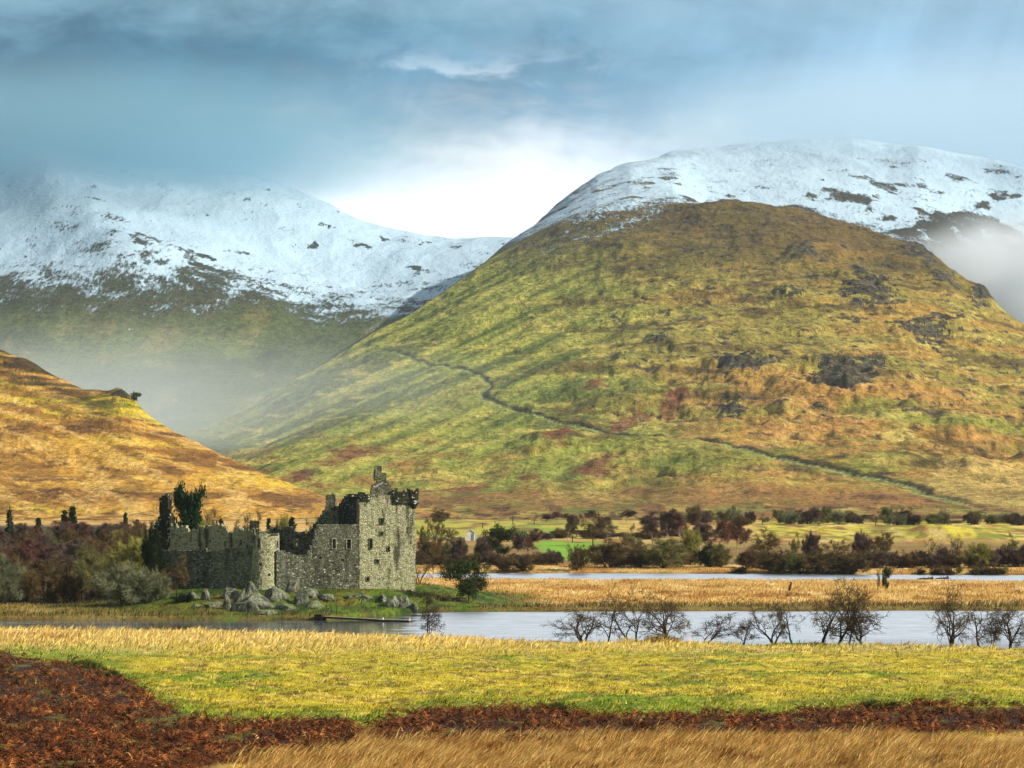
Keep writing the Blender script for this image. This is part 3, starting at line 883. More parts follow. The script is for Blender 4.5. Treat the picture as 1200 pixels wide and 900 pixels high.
def masonry(acc, L, pos, top, base, holes, thick, cell, seed, jit=0.09, ragged=0.35, layers=2):
    """a thick ruined wall of small blocks: s along, z up; holes (s0, z0, s1, z1, through)"""
    zmax = max(top(s) for s in np.linspace(0, L, 60)) + ragged + cell
    zmin = min(base(s) for s in np.linspace(0, L, 30))
    def lines(a, b, step, extra):
        ln = list(np.linspace(a, b, max(2, int(round((b - a) / step)) + 1)))
        for e in extra:
            ln = [x for x in ln if abs(x - e) > step * 0.4 or x in (a, b)]
            ln.append(e)
        return sorted(set(ln))
    sl = lines(0, L, cell, [h[0] for h in holes] + [h[2] for h in holes])
    zl = lines(zmin, zmax, cell, [h[1] for h in holes] + [h[3] for h in holes])
    nl = layers
    ns, nz = len(sl) - 1, len(zl) - 1
    fill = np.zeros((ns + 2, nz + 2, nl + 2), bool)
    sc = np.array([(sl[i] + sl[i + 1]) / 2 for i in range(ns)])
    rag = np.array([perlin(np.array([s / 1.1 + seed]), np.array([seed * 1.7]), seed)[0] for s in sc]) * ragged + \
        np.array([perlin(np.array([s / 0.45 + seed]), np.array([seed * 2.3]), seed + 1)[0] for s in sc]) * ragged * 0.7
    for i in range(ns):
        tz, bz = top(sc[i]) + rag[i], base(sc[i])
        for j in range(nz):
            zc = (zl[j] + zl[j + 1]) / 2
            if bz - cell < zc < tz:
                fill[i + 1, j + 1, 1:nl + 1] = True
                for k in range(1, nl):           # the inner skin is a little more broken down
                    if zc > tz - cell * ((i * 7 + j * 3 + seed) % 3):
                        fill[i + 1, j + 1, k + 1] = False
    holeset = set()
    for h in holes:
        for i in range(ns):
            for j in range(nz):
                if h[0] - 1e-6 <= sc[i] <= h[2] + 1e-6 and h[1] - 1e-6 <= (zl[j] + zl[j + 1]) / 2 <= h[3] + 1e-6:
                    fill[i + 1, j + 1, 1:(nl + 1 if h[4] else nl)] = False
                    holeset |= {(i, j), (i + 1, j), (i, j + 1), (i + 1, j + 1)}
    idx = {}
    def vid(i, j, k):
        key = (i, j, k)
        if key not in idx:
            s, z, o = sl[i], zl[j], thick * k / nl
            a = 0.25 if (i, j) in holeset else 1.0
            hsh = [(math.sin(i * 12.9898 + j * 78.233 + k * 37.719 + q * 11.13 + seed) * 43758.5453) % 1 - 0.5 for q in range(3)]
            idx[key] = len(acc.v)
            acc.v.append(pos(s + hsh[0] * 2 * jit * a, o + hsh[1] * 1.4 * jit * a, z + hsh[2] * 2 * jit * a))
        return idx[key]
    for i in range(1, ns + 1):
        for j in range(1, nz + 1):
            for k in range(1, nl + 1):
                if not fill[i, j, k]:
                    continue
                a, bq, c = i - 1, j - 1, k - 1
                if not fill[i, j, k - 1]: acc.f.append((vid(a, bq, c), vid(a + 1, bq, c), vid(a + 1, bq + 1, c), vid(a, bq + 1, c)))
                if not fill[i, j, k + 1]: acc.f.append((vid(a + 1, bq, c + 1), vid(a, bq, c + 1), vid(a, bq + 1, c + 1), vid(a + 1, bq + 1, c + 1)))
                if not fill[i - 1, j, k]: acc.f.append((vid(a, bq, c + 1), vid(a, bq, c), vid(a, bq + 1, c), vid(a, bq + 1, c + 1)))
                if not fill[i + 1, j, k]: acc.f.append((vid(a + 1, bq, c), vid(a + 1, bq, c + 1), vid(a + 1, bq + 1, c + 1), vid(a + 1, bq + 1, c)))
                if not fill[i, j + 1, k]: acc.f.append((vid(a, bq + 1, c), vid(a + 1, bq + 1, c), vid(a + 1, bq + 1, c + 1), vid(a, bq + 1, c + 1)))
                if not fill[i, j - 1, k]: acc.f.append((vid(a, bq, c + 1), vid(a + 1, bq, c + 1), vid(a + 1, bq, c), vid(a, bq, c)))

CROOT = (MX, 618.0, g1(MX, 618.0))
castle = empty('ruined_castle', CROOT, 0, label='roofless ruined stone castle on its grassy rock beside the river', category='castle')

def straight(A, B, acc, top, holes=(), base=None, thick=1.6, cell=0.42, seed=1, jit=0.09, ragged=0.35, frames=None):
    """A, B: (photo column, distance). top / base: lists of (column, row) read at the wall's own distance"""
    a = np.array([px2x(A[0], A[1]), A[1]])
    bb = np.array([px2x(B[0], B[1]), B[1]])
    L = float(np.hypot(*(bb - a)))
    e = (bb - a) / L
    n = np.array([e[1], -e[0]])
    def pos(s, o, z):
        p = a + e * s - n * o
        return (p[0], p[1], z)
    def s_of(px):
        # column -> distance along the wall
        lo, hi = 0.0, L
        for _ in range(40):
            md = (lo + hi) / 2
            p = a + e * md
            if 600 + F * p[0] / p[1] < px: lo = md
            else: hi = md
        return (lo + hi) / 2
    def z_of(row, s):
        return row2z(row, (a + e * s)[1])
    tp = [(s_of(p), r) for p, r in top]
    ss, rr = [q[0] for q in tp], [q[1] for q in tp]
    topf = lambda s: z_of(np.interp(s, ss, rr), s)
    if base is None:
        def basef(s):
            p = a + e * s
            return min(g1(p[0], p[1]), g1(*(p - n * thick))) - 0.5
    else:
        bs, br = [s_of(q[0]) for q in base], [q[1] for q in base]
        basef = lambda s: z_of(np.interp(s, bs, br), s)
    hl = []
    for (p0, r0, p1, r1, thr) in holes:
        s0, s1 = s_of(p0), s_of(p1)
        hl.append((s0, z_of(r1, s0), s1, z_of(r0, s0), thr))
        if frames is not None:
            frames.append((a + e * s0, a + e * s1, n, z_of(r1, s0), z_of(r0, s0)))
    masonry(acc, L, pos, topf, basef, hl, thick, cell, seed, jit, ragged)
    return a, bb, e, n

def window_frame(fr, parent, w=0.16, mat=S_TRIM):
    """four dressed bars round an opening, standing 6 cm proud of the rubble"""
    p0, p1, n, z0, z1 = fr
    e = (p1 - p0) / np.hypot(*(p1 - p0))
    acc = Acc()
    def bar(sa, sb, za, zb):
        k = len(acc.v)
        for o in (0.14, -0.30):
            for s_, z_ in ((sa, za), (sb, za), (sb, zb), (sa, zb)):
                q = p0 + e * s_ + n * o
                acc.v.append((q[0], q[1], z_))
        acc.f.extend([(k, k + 1, k + 2, k + 3), (k + 1, k + 5, k + 6, k + 2), (k + 4, k, k + 3, k + 7), (k + 3, k + 2, k + 6, k + 7), (k + 4, k + 5, k + 1, k), (k + 5, k + 4, k + 7, k + 6)])
    Lw = float(np.hypot(*(p1 - p0)))
    bar(-w, 0.02, z0, z1)
    bar(Lw - 0.02, Lw + w, z0, z1)
    bar(-w - 0.03, Lw + w + 0.03, z1, z1 + w)
    bar(-w - 0.03, Lw + w + 0.03, z0 - w * 0.8, z0)
    return acc.build('window', mat, parent, CROOT)

# --- tower house: front, flanks and back
TA = R(18)
T0 = (421.0, 613.0)
x0, y0 = px2x(*T0), T0[1]
Wt, Dt = 10.6, 14.5
def tp_(w_, d_):
    return (x0 + math.cos(TA) * w_ - math.sin(TA) * d_, y0 + math.sin(TA) * w_ + math.cos(TA) * d_)
def colY(p):
    return (600 + F * p[0] / p[1], p[1])
fr_t, fr_r, fr_w = [], [], []
acc = Acc()
straight(T0, colY(tp_(Wt, 0)), acc, [(421, 585), (436, 583), (450, 580), (470, 582), (486, 582)],
         [(445.6, 607.5, 449.4, 614, True), (445.4, 623.5, 448.6, 627, False), (433, 631.5, 436.2, 643, True), (440.5, 656, 444, 659.6, False), (454, 641, 456.8, 645.4, False),
          (429.5, 676.5, 432.5, 680.5, False)], frames=fr_t, seed=3, thick=1.7)
tower = acc.build('tower_house', S_PALE, castle, CROOT, label='tall pale keep with slit windows')
acc = Acc()
pB, pA = colY(tp_(0, Dt)), colY(tp_(-0.02, 1.75))
# left flank: seen obliquely, its crest stepping down to the rear
def flank(acc, p_from, p_to, ztops, thick, seed, holes=()):
    a, bb = np.array(p_from), np.array(p_to)
    L = float(np.hypot(*(bb - a)))
    e = (bb - a) / L
    n = np.array([e[1], -e[0]])
    ss = [q[0] * L for q in ztops]
    zz = [q[1] for q in ztops]
    masonry(acc, L, lambda s, o, z: ((a + e * s - n * o)[0], (a + e * s - n * o)[1], z), lambda s: float(np.interp(s, ss, zz)),
            lambda s: CROOT[2] - 1.2, [(h[0] * L, h[1], h[2] * L, h[3], h[4]) for h in holes], thick, 0.45, seed)
flank(acc, tp_(0.02, Dt), tp_(0.02, 1.8), [(0, 18.2), (0.3, 19.6), (0.55, 20.4), (0.8, 19.6), (1, 19.4)], 1.6, 11)
acc.build('flank_wall', S_BLACK, castle, CROOT, label='overgrown left flank of the keep, darkened for shade')  # shaded side painted as darker stone than the keep's front
acc = Acc()
flank(acc, tp_(Wt - 0.02, 1.8), tp_(Wt - 0.02, Dt), [(0, 20), (0.5, 19.2), (1, 18)], 1.6, 13)
acc.build('flank_wall', S_PALE, castle, CROOT)
acc = Acc()
flank(acc, tp_(Wt - 1.7, Dt), tp_(1.7, Dt), [(0, 17.5), (0.4, 18.2), (0.7, 19.4), (1, 18)], 1.6, 17)
acc.build('back_wall', S_DARK, castle, CROOT)
for f_ in fr_t:
    window_frame(f_, tower, 0.13, S_GREY)

# --- front gable with its chimney stack, standing on the wall head
acc = Acc()
ga, gb = colY(tp_(1.6, 0.35)), colY(tp_(8.2, 0.35))
straight(ga, gb, acc, [(429, 586), (434, 579), (436, 571), (441, 566), (443, 563), (452, 563), (457, 570), (461, 575), (464, 579), (474, 584)],
         base=[(429, 588.5), (474, 588.5)], thick=1.0, cell=0.36, seed=21, ragged=0.25)
gable = acc.build('gable', S_GREY, castle, CROOT)
acc = Acc()
ca, cb = colY(tp_(3.1, 0.40)), colY(tp_(4.35, 0.40))
straight(ca, cb, acc, [(430, 547.5), (470, 546.5)], base=[(430, 563.0), (470, 563.0)], thick=1.1, cell=0.36, seed=23, ragged=0.12, jit=0.05)
acc.build('chimney', S_DARK, gable, CROOT)
acc = Acc()
ca, cb = colY(tp_(4.45, 0.45)), colY(tp_(5.2, 0.45))
straight(ca, cb, acc, [(430, 553.5), (480, 553)], base=[(430, 563.5), (480, 563.5)], thick=1.0, cell=0.36, seed=25, ragged=0.2, jit=0.05)
acc.build('chimney', S_DARK, gable, CROOT, label='broken shorter chimney stub')
# --- corbelled parapet and round corner turret on the right
acc = Acc()
pa, pb = colY(tp_(6.2, -0.32)), colY(tp_(Wt - 1.1, -0.32))
straight(pa, pb, acc, [(455, 578), (460, 572.5), (466, 575), (472, 577), (490, 577)], base=[(450, 588.5), (472, 588.5), (490, 590)], thick=1.0, cell=0.34, seed=31, ragged=0.45, jit=0.1)
acc.build('parapet', S_BLACK, castle, CROOT, label='crumbling blackened parapet on the right')
acc = Acc()
pa, pb = colY(tp_(0.1, -0.25)), colY(tp_(2.0, -0.25))
straight(pa, pb, acc, [(418, 580), (424, 578), (436, 580)], base=[(415, 587.5), (440, 587.5)], thick=1.0, cell=0.34, seed=33, ragged=0.4, jit=0.1)
acc.build('parapet', S_BLACK, castle, CROOT, label='short remnant of parapet on the left')
acc = Acc()
tcx, tcy = tp_(Wt - 0.35, 0.45)
RB = 1.15
def ring(acc, cx, cy, rad, top, base, cell, seed, thick=0.5, holes=(), a0=0.0, a1=2 * math.pi, rag=0.3, jit=0.06, taper=None):
    def pos(s, o, z):
        th = a0 + s / rad
        r_ = rad - o + (taper(z) if taper else 0)
        return (cx + math.sin(th) * r_, cy - math.cos(th) * r_, z)
    masonry(acc, rad * (a1 - a0), pos, top, lambda s: base, holes, thick, cell, seed, jit, rag)
zt = row2z(576, tcy)
zb = row2z(590.5, tcy)
ring(acc, tcx, tcy, RB, lambda s: zt + 0.3 * math.sin(s * 1.3), zb - 1.0, 0.34, 37, 0.6, a0=math.pi, a1=3 * math.pi - 0.02, rag=0.6, jit=0.12, taper=lambda z: 0.0 if z > zb else -(zb - z) * 0.75)
acc.build('bartizan', S_BLACK, castle, CROOT, label='small dark round turret corbelled out from the corner')

# --- inner gable with the left chimney
acc = Acc()
straight((364, 628), (404, 627), acc, [(364, 622), (367, 615), (373, 607), (379, 598), (381, 593), (394, 592), (398, 594), (401, 600), (404, 596)], thick=1.3, seed=41, ragged=0.3)
ig = acc.build('inner_gable', S_DARK, castle, CROOT)
acc = Acc()
straight((381.5, 627.6), (393, 627.3), acc, [(381, 579), (387, 579.5), (390, 578), (394, 580)], base=[(380, 592.5), (395, 592.5)], thick=1.2, cell=0.36, seed=43, ragged=0.1, jit=0.05)
acc.build('chimney', S_DARK, ig, CROOT)
# upper broken wall head between chimney and keep
acc = Acc()
straight((399, 629.5), (428, 630.5), acc, [(399, 590), (403, 584), (408, 578), (412, 577), (417, 581), (424, 579), (428, 581)], thick=1.2, seed=45, ragged=0.9)
acc.build('broken_wall', S_BLACK, castle, CROOT)

# --- front range joined to the keep
acc = Acc()
straight((366, 610.6), (420.6, 612.4), acc, [(366, 634), (368, 627), (372, 617), (381, 615), (388, 616), (398, 614), (410, 615), (421, 617)],
         [(389.5, 631.5, 393.6, 643, False), (406.4, 632, 411.4, 643, False), (374, 652, 377, 655, False), (400, 655, 403, 658, False)], frames=fr_r, thick=1.4, seed=51)
rng_wall = acc.build('range_wall', S_GREY, castle, CROOT)
for f_ in fr_r[:2]:
    window_frame(f_, rng_wall, 0.12)
acc = Acc()
straight((324, 608.4), (366, 610.4), acc, [(324, 644), (332, 645), (340, 649), (350, 651), (358, 651), (362, 645), (366, 638)], thick=1.3, seed=55, ragged=0.25)
acc.build('curtain_wall', S_GREY, castle, CROOT, label='low grey curtain wall beside the round tower')
# rear range seen over the low wall
acc = Acc()
straight((300, 631), (368, 631), acc, [(300, 621), (310, 622), (318, 619), (330, 618), (343, 618), (347, 624), (352, 621), (362, 622), (368, 619)],
         [(345.2, 632, 349, 640.5, True), (328, 634, 331, 639, False)], frames=fr_w, thick=1.2, seed=57, ragged=0.9)
rear = acc.build('rear_wall', S_DARK, castle, CROOT)
window_frame(fr_w[0], rear, 0.14)

# --- round tower at the angle of the curtain
acc = Acc()
rcx, rcy, RT = px2x(309.5, 610.5), 610.5, 2.75
ztt = row2z(627, 608)
def tz_(row): return row2z(row, rcy - RT)
hs = []
for (pxa, rt, rb_, wd, thr) in ((304.0, 631, 642, 0.62, False), (324.5, 634, 642.5, 0.62, False), (306, 659.5, 663.5, 0.6, False), (316, 672, 675, 0.4, False)):
    th = math.asin(max(-0.98, min(0.98, ((pxa - 600) / F * (rcy - 1.5) - rcx) / RT)))
    s_ = (th + math.pi) * RT
    hs.append((s_ - wd / 2, tz_(rb_), s_ + wd / 2, tz_(rt), thr))
ring(acc, rcx, rcy, RT, lambda s: ztt, -0.2, 0.42, 61, 1.0, hs, a0=-math.pi, a1=math.pi - 0.02, rag=0.18, taper=lambda z: 0.05 * max(0, 6 - z) * 0.6)
rt = acc.build('round_tower', S_PALE, castle, CROOT, label='squat round angle tower')
for h in hs[:2]:
    th0, th1 = h[0] / RT - math.pi, h[2] / RT - math.pi
    q0 = np.array([rcx + math.sin(th0) * RT, rcy - math.cos(th0) * RT])
    q1 = np.array([rcx + math.sin(th1) * RT, rcy - math.cos(th1) * RT])
    thm = (th0 + th1) / 2
    window_frame((q0, q1, np.array([math.sin(thm), -math.cos(thm)]), h[1], h[3]), rt, 0.13)
acc = Acc()
straight((293.5, 616.5), (303.5, 616.8), acc, [(293, 618), (295, 610), (302, 609), (304, 617)], thick=1.2, seed=63, ragged=0.15, jit=0.06, cell=0.38)
acc.build('chimney', S_BLACK, castle, CROOT, label='stump of a dark chimney behind the round tower')

# --- left curtain, bending away: thick lower wall with a thinner upper one set back on its ledge
acc = Acc()
straight((188, 616.4), (296, 609.8), acc, [(188, 643.5), (230, 644), (296, 643.5)], thick=2.4, seed=71, ragged=0.1, cell=0.46)
acc.build('curtain_wall', S_DARK, castle, CROOT, label='long dark mossy curtain wall')
acc = Acc()
straight((196, 617.2), (298, 610.9), acc, [(196, 608), (199, 615), (217, 619), (220, 621), (224, 634), (225, 622), (232, 618), (258, 617), (263, 621), (268, 622), (280, 622), (298, 623)],
         [(235, 636, 238, 642, True), (245, 632, 247.5, 637, False), (262.5, 634, 265.5, 641, True), (281, 633, 284, 639, False), (210, 628, 212, 631, False)], base=[(196, 648), (298, 648)], thick=1.1, seed=75, cell=0.38, ragged=0.7)
acc.build('upper_wall', S_PALE, castle, CROOT, label='ragged thinner wall head above the ledge')
# --- ruined end with its tall finger of masonry
acc = Acc()
straight((174, 618.6), (199, 617.0), acc, [(174, 622), (180, 617), (184, 612), (186.5, 600), (187.6, 581), (196, 580.5), (197, 593), (199, 604)], thick=1.5, seed=81, cell=0.36, ragged=0.3)
acc.build('end_tower', S_BLACK, castle, CROOT, label='tall thin finger of ruined masonry')
acc = Acc()
ea, eb = (px2x(174, 618.8), 634.0), (px2x(174, 618.8), 620.3)
flank(acc, ea, eb, [(0, 9), (0.5, 12), (1, 13.5)], 1.2, 83)
acc.build('end_wall', S_BLACK, castle, CROOT)

# ---------------------------------------------------------------- rocks of the castle crag
S_ROCK, t, b, _ = material('lichened_crag_rock')
geo = t.node('ShaderNodeNewGeometry')
pos = geo.outputs['Position']
nr = t.noise(t.mapping(pos, (1.4, 1.4, 0.7)), 1.0, 6, 0.7, 0.6)
ns = t.noise(pos, 4.0, 4, 0.7)
c = t.mix(t.ramp(nr, 0.38, 0.62), srgb(46, 45, 34), srgb(142, 142, 118))
c = t.mix(t.ramp(ns, 0.48, 0.60, 0, 0.85), c, srgb(50, 54, 32))
sepn = t.node('ShaderNodeSeparateXYZ')
t.link(geo.outputs['Normal'], sepn.inputs[0])
c = t.mix(t.math('MULTIPLY', t.ramp(sepn.outputs[2], 0.62, 0.9), t.ramp(nr, 0.6, 0.4)), c, srgb(96, 118, 40))
t.link(c, b.inputs['Base Color'])
b.inputs['Roughness'].default_value = 0.9
bump(t, nr, 0.9, 0.25, b)

import bmesh
def rock_mesh(name, sx, sy, sz, seed, tilt=0.0, cuts=11):
    bm = bmesh.new()
    bmesh.ops.create_icosphere(bm, subdivisions=4, radius=1.0)
    r_ = random.Random(seed)
    pl = []
    for _ in range(cuts):
        n = Vector((r_.uniform(-1, 1), r_.uniform(-1, 1), r_.uniform(-0.3, 1))).normalized()
        pl.append((n, r_.uniform(0.45, 0.8)))
    co = np.array([v.co[:] for v in bm.verts])
    for n, d in pl:
        k = np.maximum(0, co @ np.array(n) - d)
        co -= k[:, None] * np.array(n)[None, :] * 0.93
    co *= 1 + 0.09 * fbm(co[:, 0] * 2.2 + seed, co[:, 2] * 1.6 + co[:, 1] * 2, 4, seed)[:, None]
    co = co * np.array([sx, sy, sz])
    ca, sa = math.cos(tilt), math.sin(tilt)
    co = np.stack([co[:, 0] * ca + co[:, 2] * sa, co[:, 1], -co[:, 0] * sa + co[:, 2] * ca], 1)
    fs = np.array([[v.index for v in f.verts] for f in bm.faces])
    bm.free()
    return mesh_np(name, co, fs, S_ROCK)

def put_rock(px, row, wpx, hpx, tilt, seed, label, Y=None):
    """px, row: middle of the rock's foot; it stands on the ground there"""
    # find the distance where the ground is seen at this row
    if Y is None:
        best = None
        for yy in np.arange(566, 620, 0.5):
            x_ = px2x(px, yy)
            rr = HOR + F * (CAMZ - g1(x_, yy)) / yy
            if best is None or abs(rr - row) < best[0]:
                best = (abs(rr - row), yy)
        Y = best[1]
    s = F / Y
    wv, hv = wpx / s, hpx / s
    z = g1(px2x(px, Y), Y)
    o = link('crag_rock', rock_mesh('crag_rock', wv / 2 * 1.5, wv / 2 * 1.2 + 0.5, hv * 0.80, seed, tilt), None, label=label, category='rock', group='rocks under the castle')
    o.location = (px2x(px, Y), Y + wv * 0.3, z + hv * 0.18)
    o.rotation_euler = (0, 0, (seed * 37 % 100) / 100 - 0.5)

for a in [
    (292, 702, 24, 26, 0.1, 1, 'broad grey crag directly under the round tower'),
    (288, 717, 26, 15, -0.2, 2, 'low pale lichened crag at the waterline below the round tower'),
    (280, 711, 11, 24, 0.35, 3, 'leaning pale slab left of the crag under the round tower'),
    (266, 714, 7, 21, 0.02, 4, 'upright standing slab on the grass left of the leaning slab'),
    (242, 703, 9, 15, 0.1, 5, 'small pale crag jutting under the dark curtain wall'),
    (230, 712, 11, 6, 0, 6, 'flat pale boulder lying in the grass left of the standing slab'),
    (341, 694, 14, 22, 0.45, 7, 'slanting grey outcrop right of the round tower foot'),
    (352, 708, 15, 25, 0.3, 8, 'tall split outcrop dropping to the river edge'),
    (327, 703, 16, 18, -0.1, 9, 'mossy crag between the round tower and the split outcrop'),
    (335, 715, 20, 10, 0.0, 10, 'low mossy rock shelf at the river edge below the slanting outcrop'),
    (378, 702, 22, 8, 0.0, 11, 'long low dark rock ledge in the turf below the front range'),
    (412, 699, 16, 5, 0.0, 12, 'thin strip of bare rock in the turf below the keep'),
    (447, 706, 10, 12, 0.3, 13, 'dark cleft rock left of the pale boulders below the keep'),
    (459, 711, 16, 17, 0.4, 14, 'largest pale boulder below the keep'),
    (474, 713, 15, 15, 0.2, 15, 'middle pale boulder below the keep'),
    (484, 714, 9, 9, 0.3, 16, 'small end boulder at the right of the rocks below the keep'),
    (300, 711, 34, 20, 0.1, 17, 'widest dark mossy outcrop carrying the round tower'),
    (316, 704, 18, 20, -0.3, 18, 'jagged crag hard against the right of the round tower foot'),
    (270, 700, 20, 14, 0.2, 19, 'mossy crag under the right end of the dark curtain wall'),
    (250, 712, 24, 9, 0.1, 20, 'low broad turf covered rock left of the standing slab'),
    (362, 700, 16, 14, 0.4, 21, 'dark broken ledge right of the slanting outcrop'),
    (368, 712, 18, 10, 0.2, 22, 'low rock at the river edge right of the tall split outcrop'),
    (430, 704, 20, 9, 0.1, 23, 'dark shelf of rock in the turf left of the cleft rock'),
    (310, 720, 22, 7, 0.0, 24, 'flat waterline rock under the widest outcrop'),
    (225, 702, 14, 12, 0.1, 25, 'crag showing pale through scrub at the left of the dark curtain wall'),
]:
    put_rock(*a)
# ================================================================= TREES
def plain_mat(name, a, b_, scale=3.0, rough=0.9):
    m, t, b, _ = material(name)
    n = t.noise(t.node('ShaderNodeNewGeometry').outputs['Position'], scale, 3, 0.6)
    t.link(t.mix(t.ramp(n, 0.3, 0.7), a, b_), b.inputs['Base Color'])
    b.inputs['Roughness'].default_value = rough
    b.inputs['Specular IOR Level'].default_value = 0.15
    return m

BARK = plain_mat('dark_wet_bark', srgb(40, 32, 26), srgb(72, 60, 46))
BARK_PALE = plain_mat('pale_birch_bark', srgb(150, 138, 120), srgb(196, 186, 168))
TW_DARK = plain_mat('dark_twigs', srgb(52, 42, 32), srgb(88, 72, 52))
TW_ALDER = plain_mat('alder_twigs_with_catkins', srgb(60, 50, 34), srgb(112, 96, 60))
TW_PURPLE = plain_mat('purple_birch_twigs', srgb(70, 56, 48), srgb(112, 90, 78), 0.4)
TW_RED = plain_mat('red_brown_birch_twigs', srgb(92, 58, 50), srgb(128, 88, 72), 0.4)
TW_BROWN = plain_mat('brown_twigs', srgb(78, 62, 38), srgb(120, 98, 60), 0.4)
TW_OLIVE = plain_mat('olive_willow_twigs', srgb(84, 82, 44), srgb(128, 122, 70), 0.4)
TW_GREY = plain_mat('grey_green_lichened_twigs', srgb(92, 96, 66), srgb(140, 140, 104), 0.4)
TW_YELLOW = plain_mat('yellow_green_twigs', srgb(120, 120, 52), srgb(164, 156, 80), 0.4)
NEEDLE = plain_mat('dark_conifer_needles', srgb(22, 44, 24), srgb(46, 74, 36), 1.2)
LEAF = plain_mat('dark_holly_leaves', srgb(34, 46, 20), srgb(78, 88, 40), 1.5)
IVY = plain_mat('ivy_leaves', srgb(18, 26, 12), srgb(46, 58, 26), 1.5)

def vrand(rs, s=1.0):
    return np.array([rs.gauss(0, s), rs.gauss(0, s), rs.gauss(0, s)])

def grow(rs, segs, p, d, L, r, lv, P):
    n = P['nseg'][min(lv, len(P['nseg']) - 1)]
    pts = [p]
    rad = [r]
    for i in range(n):
        d = d + vrand(rs, P['gnarl'][min(lv, len(P['gnarl']) - 1)]) + np.array([0, 0, P['trop'][min(lv, len(P['trop']) - 1)]])
        d = d / np.linalg.norm(d)
        p = p + d * (L / n)
        pts.append(p)
        rad.append(max(r * (1 - (i + 1) / n * P['taper']), P['rmin']))
    for i in range(n):
        segs.append((pts[i], pts[i + 1], rad[i], rad[i + 1], lv))
    if lv + 1 < P['levels']:
        nc = P['kids'][lv]
        for c in range(nc):
            f = P['from'][lv] + (1 - P['from'][lv]) * (c + rs.random()) / nc
            k = min(int(f * n), n - 1)
            g = f * n - k
            q = pts[k] * (1 - g) + pts[k + 1] * g
            rr = rad[k] * (1 - g) + rad[k + 1] * g
            dd = pts[k + 1] - pts[k]
            dd = dd / np.linalg.norm(dd)
            ax = np.cross(dd, vrand(rs))
            ax = ax / (np.linalg.norm(ax) + 1e-9)
            ang = math.radians(rs.gauss(P['ang'][lv], 10))
            d2 = dd * math.cos(ang) + ax * math.sin(ang)
            ll = L * P['ratio'][lv] * rs.uniform(0.7, 1.2) * (1.15 - 0.5 * f if lv > 0 or P.get('cone') else 1.0)
            grow(rs, segs, q, d2, ll, max(rr * 0.62, P['rmin']), lv + 1, P)

def tubes(segs, sides):
    p0 = np.array([s[0] for s in segs]); p1 = np.array([s[1] for s in segs])
    r0 = np.array([s[2] for s in segs]); r1 = np.array([s[3] for s in segs])
    d = p1 - p0
    d = d / (np.linalg.norm(d, axis=1, keepdims=True) + 1e-9)
    up = np.where(np.abs(d[:, 2:3]) > 0.9, np.array([[1.0, 0, 0]]), np.array([[0, 0, 1.0]]))
    a = np.cross(d, up); a /= np.linalg.norm(a, axis=1, keepdims=True)
    b = np.cross(d, a)
    N = len(segs)
    V = np.zeros((N, 2, sides, 3))
    for k in range(sides):
        th = 2 * math.pi * k / sides
        o = a * math.cos(th) + b * math.sin(th)
        V[:, 0, k] = p0 + o * r0[:, None]
        V[:, 1, k] = p1 + o * r1[:, None]
    base = (np.arange(N) * 2 * sides)[:, None]
    fs = []
    for k in range(sides):
        k2 = (k + 1) % sides
        fs.append(np.concatenate([base + k, base + k2, base + sides + k2, base + sides + k], 1))
    return V.reshape(-1, 3), np.concatenate(fs)

def leaf_quads(rs, pts, n, spread, size, up=0.3):
    """n small four-cornered leaves scattered round the given points"""
    g = np.random.default_rng(rs.randrange(1 << 30))
    pts = np.array(pts)
    c = pts[g.integers(0, len(pts), n)] + g.normal(0, spread, (n, 3))
    a = g.normal(0, 1, (n, 3)); a /= np.linalg.norm(a, axis=1, keepdims=True)
    b = np.cross(a, g.normal(0, 1, (n, 3))); b /= np.linalg.norm(b, axis=1, keepdims=True)
    s = size * g.uniform(0.6, 1.4, (n, 1))
    V = np.stack([c - a * s, c + b * s * 0.55, c + a * s, c - b * s * 0.55], 1)
    return V.reshape(-1, 3), np.arange(n * 4).reshape(n, 4)

def spray(rs, segs, lv, n, L, r, ang, droop=0.0):
    """n fine twigs fanned out along every shoot of the given order"""
    g = np.random.default_rng(rs.randrange(1 << 30))
    s = [q for q in segs if q[4] >= lv]
    p0 = np.array([q[0] for q in s]); p1 = np.array([q[1] for q in s])
    p0 = np.repeat(p0, n, 0); p1 = np.repeat(p1, n, 0)
    d = p1 - p0
    d /= np.linalg.norm(d, axis=1, keepdims=True) + 1e-9
    a = p0 + (p1 - p0) * g.uniform(0.1, 1, (len(p0), 1))
    v = g.normal(0, 1, d.shape)
    v -= d * (v * d).sum(1, keepdims=True)
    v /= np.linalg.norm(v, axis=1, keepdims=True)
    th = np.radians(g.normal(ang, 12, (len(d), 1)))
    e = d * np.cos(th) + v * np.sin(th)
    e[:, 2] -= droop
    ln = L * g.uniform(0.5, 1.3, (len(d), 1))
    mid_ = a + e * ln * 0.5
    end = mid_ + (e + g.normal(0, 0.25, e.shape)) * ln * 0.5
    out = [(a[i], mid_[i], r, r * 0.9, 8) for i in range(len(a))]
    out += [(mid_[i], end[i], r * 0.9, r * 0.6, 8) for i in range(len(a))]
    return out

